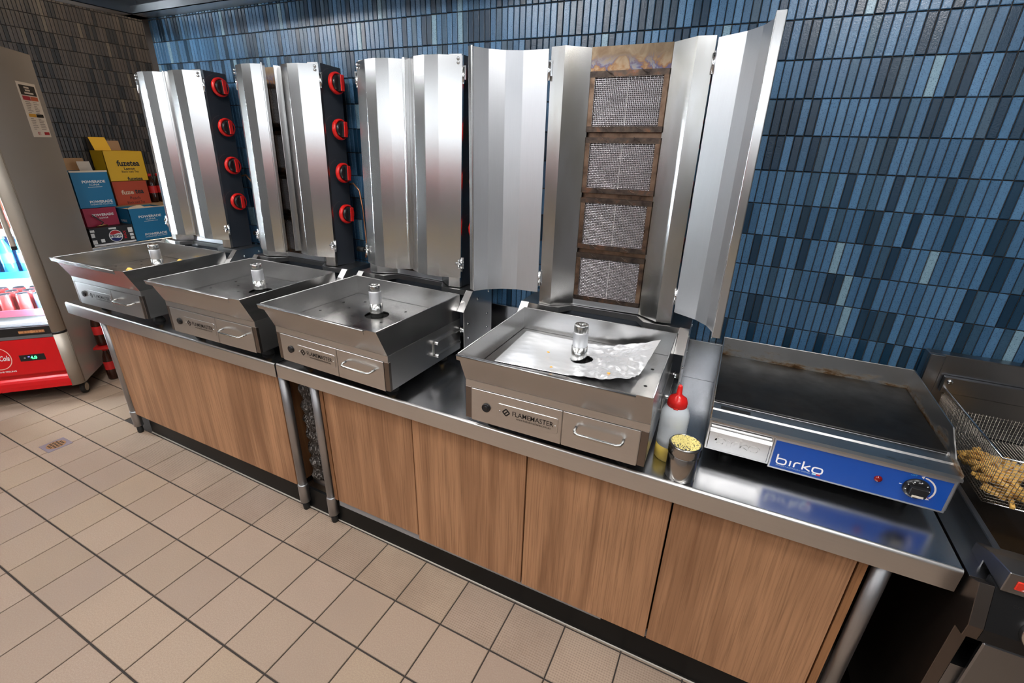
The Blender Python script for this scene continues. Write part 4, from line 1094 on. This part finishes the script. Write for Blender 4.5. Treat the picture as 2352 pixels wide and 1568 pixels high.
# cola bottles stacked on the floor beside the fridge
for k, (dx_, dy_, z, lb) in enumerate(((.055, .23, 0, 'cola bottle on the floor by the fridge, lower front one'), (.055, .31, 0, 'cola bottle on the floor by the fridge, lower rear one'),
                                       (.050, .245, .252, 'cola bottle on the red tray by the fridge, upper front one'), (.050, .325, .252, 'cola bottle on the red tray by the fridge, upper rear one'))):
    bottle(COLA, FGM @ Vector((dx_, dy_, z)), lb, 'cola bottles stacked beside the fridge')
tr = MB().box(.012, .098, .185, .365, .236, .250).obj('shrink_tray', mat('tray_red', (.50, .015, .015), .3)); tr.matrix_world = FGM
tag(tr, 'red film tray between the two layers of cola bottles', 'tray')

# ------------------------------------------------------------------ side bench with cartons
sb = thing('side_bench', 'steel side bench by the brown wall carrying drink cartons', 'bench', (XL, 0, 0))
MB().box(.01, .43, -.35, 1.35, HB - .04, HB).obj('worktop', M_BENCH, sb, .002)
for x in (.05, .39):
    for y in (-.30, 1.3): MB().cyl((x, y, 0), (x, y, HB - .04), .02).obj('leg', M_BODY, sb)
M_CARD = mat('cardboard', (.36, .22, .12), .8)
def carton(name, label, xf, y0, y1, z0, z1, dep, m_, texts=(), open_=True, tone=(.7, .66, .6)):
    w, h = y1 - y0, z1 - z0
    t = thing(name, label, 'carton', (xf, (y0 + y1) / 2, z0), pi / 2, 'drink cartons on the side bench')
    a = w / 2
    b = MB()
    if open_:
        b.box(-a, a, 0, .003, 0, h).box(-a, a, dep - .003, dep, 0, h).box(-a, -a + .003, 0, dep, 0, h).box(a - .003, a, 0, dep, 0, h).box(-a, a, 0, dep, 0, .003)
    else: b.box(-a, a, 0, dep, 0, h)
    b.obj('box', m_, t)
    for s, x, z, tw, th, tm, bold in texts:
        link('lettering', text_mesh(s, tw * w, th * h, tm, bold), t, T((x * w, -.0008, z * h)) @ FRONT)
    return t, a, h
def flap(par, x0, x1, y, z, ln, ang, m_, side='f'):
    f = MB().box(x0, x1, 0, ln, 0, .003)
    f.xf(T((0, y, z)) @ RX(ang)); return f.obj('flap', m_, par)
WPR = mat('carton_white', (.80, .80, .80), .5)
M_PBLUE = mat('carton_blue', (.006, .165, .34), .45); M_PPINK = mat('carton_crimson', (.33, .010, .045), .45)
M_FYEL = mat('carton_yellow', (.72, .42, .012), .45); M_FORG = mat('carton_orange', (.42, .055, .018), .5); M_PEP = mat('carton_black', (.010, .010, .012), .45)
TORN = mat('torn_paper', (.72, .62, .50), .8)
pt = (('POWERADE', 0.03, .74, .62, .075, WPR, .03), ('ION4', .03, .655, .26, .055, WPR, .0), ('-----------', .03, .59, .38, .012, WPR, 0), ('POWERADE', .08, .175, .62, .075, WPR, .03), ('HYDRATES YOU FAST', .08, .10, .62, .04, WPR, 0))
t, a, h = carton('carton', 'black cola carton with a round red white and blue badge, lowest at the left', -4.39, .045, .336, HB, .912, .36, M_PEP, (('PEPSI', .05, .47, .26, .13, M_INK, .03),), open_=False)
rb = MB().lathe([(.046, 0), (.046, .0006)], 36).xf(T((.015, -.0002, h * .47)) @ FRONT).obj('badge', WPR, t)
def cap_(s, m_, nm):
    pts = [(.042 * math.cos(q), .042 * math.sin(q)) for q in [rad(s * (22 + 136 * k / 14)) for k in range(15)]]
    pts += [(x, s * .0145 + s * .004 * math.sin(x * 70)) for x in (-.02, 0, .02)]
    MB().prism(pts, .0006, .0010).xf(T((.015, -.0002, h * .47)) @ FRONT).obj(nm, m_, rb)
cap_(1, mat('badge_crimson', (.45, .012, .02), .45), 'red_cap'); cap_(-1, mat('badge_navy', (.01, .02, .14), .45), 'blue_cap')
link('lettering', text_mesh('MAX', .062, .020, mat('max_red', (.55, .01, .02), .45), .02), t, T((.078, -.0006, h * .5)) @ FRONT @ RZ(pi / 2))
for (x0, x1, z0, z1) in ((.106, .138, .080, .118), (.112, .138, .052, .072), (.112, .138, .026, .046), (-.02, .03, .118, .130), (-.09, -.065, .028, .052), (-.143, -.115, .02, .05), (-.143, -.12, .07, .10), (-.143, -.115, .108, .125)):
    MB().box(x0, x1, -.0006, 0, z0, z1).obj('white_panel', WPR, t)
MB().box(-.14, .145, -.0006, 0, .003, .016).obj('white_strip', WPR, t)
carton('carton', 'crimson sports drink carton on top of the black cola carton', -4.47, .077, .292, .9125, 1.047, .30, M_PPINK, (('POWERADE', .06, .62, .66, .14, WPR, .03), ('ION4', .06, .44, .26, .10, WPR, 0)), open_=False)
t, a, h = carton('carton', 'open blue sports drink carton stacked on the crimson one', -4.47, .068, .307, 1.048, 1.306, .29, M_PBLUE, tuple((q[0], q[1] + .03, *q[2:]) for q in pt))
MB().box(-a, a, -.001, .004, h, h + .012).obj('torn_edge', TORN, t)
flap(t, -a, a, .287, h, .09, rad(80), M_CARD); flap(t, a * .3, a, .20, h - .01, .08, rad(75), mat('clear_film', (.55, .5, .45), .15))
t, a, h = carton('carton', 'open blue sports drink carton at the front right with torn white top', -4.39, .337, .610, HB, 1.028, .20, M_PBLUE, pt)
MB().box(-a, a, -.001, .006, h, h + .006).obj('torn_edge', TORN, t)
link('lettering', text_mesh('POWERADE', .085, .020, WPR, .03), t, T((-a - .0006, .10, h * .62)) @ RZ(-pi / 2) @ FRONT)
me = lump(77, .055, .03, .02); me.materials.append(TORN); o = link('crumpled_paper', me, t, T((-.03, .08, h - .012)))
MB().box(-a + .003, a - .003, .003, .197, h - .03, h - .012).obj('paper_lining', TORN, t)
carton('carton', 'plain brown carton behind the blue ones under the orange carton', -4.60, .34, .82, HB, 1.036, .185, M_CARD, open_=False)
carton('carton', 'orange red iced tea carton under the yellow one', -4.60, .378, .628, 1.037, 1.222, .185, M_FORG, (('fuze', -.13, .54, .36, .19, mat('fuze_cream', (.65, .50, .38), .5), .03), ('tea', .22, .55, .26, .19, M_INK, .03), ('Peach', .05, .28, .30, .14, M_INK, .0), ('Black Iced Tea', .05, .10, .52, .10, M_INK, 0)), open_=False)
t, a, h = carton('carton', 'yellow iced tea carton with open flaps on top of the stack', -4.60, .374, .655, 1.223, 1.452, .185, M_FYEL, (('fuzetea', .06, .60, .58, .20, M_INK, .03), ('Lemon', .06, .42, .28, .09, M_INK, .02), ('Black Iced Tea', .06, .32, .44, .07, M_INK, .01), ('fuzetea', .14, .08, .40, .12, M_INK, .03)))
flap(t, -a, -a * .2, .10, h, .11, rad(62), M_FYEL); MB().box(-a, -a + .003, .0, .185, h, h + .0).obj('flap_hinge', M_FYEL, t)
flap(t, -a * .1, a * .6, .183, h, .075, rad(80), M_CARD)
MB().box(-a * .9, a * .9, .01, .18, h - .03, h - .02).obj('paper_lining', M_CARD, t)
for k, (y, lb) in enumerate(((.695, 'cola bottle beside the orange carton, left one of the pair'), (.762, 'cola bottle beside the orange carton, right one of the pair'))):
    bottle(COLA, (-4.66, y, 1.0365), lb, 'cola bottles beside the iced tea cartons')
tg = thing('tongs', 'dark metal tongs lying on the black cola carton', 'tongs', (-4.43, .17, .914))
MB().tube([(0, -.02, .012), (-.004, .0, .028), (-.008, -.03, .060), (-.010, -.055, .088)], .0045, 6).obj('arm', M_BLACK, tg)
MB().tube([(.0, .02, .006), (.0, -.01, .010), (.0, -.05, .004)], .005, 6).obj('arm', M_BRASS, tg)
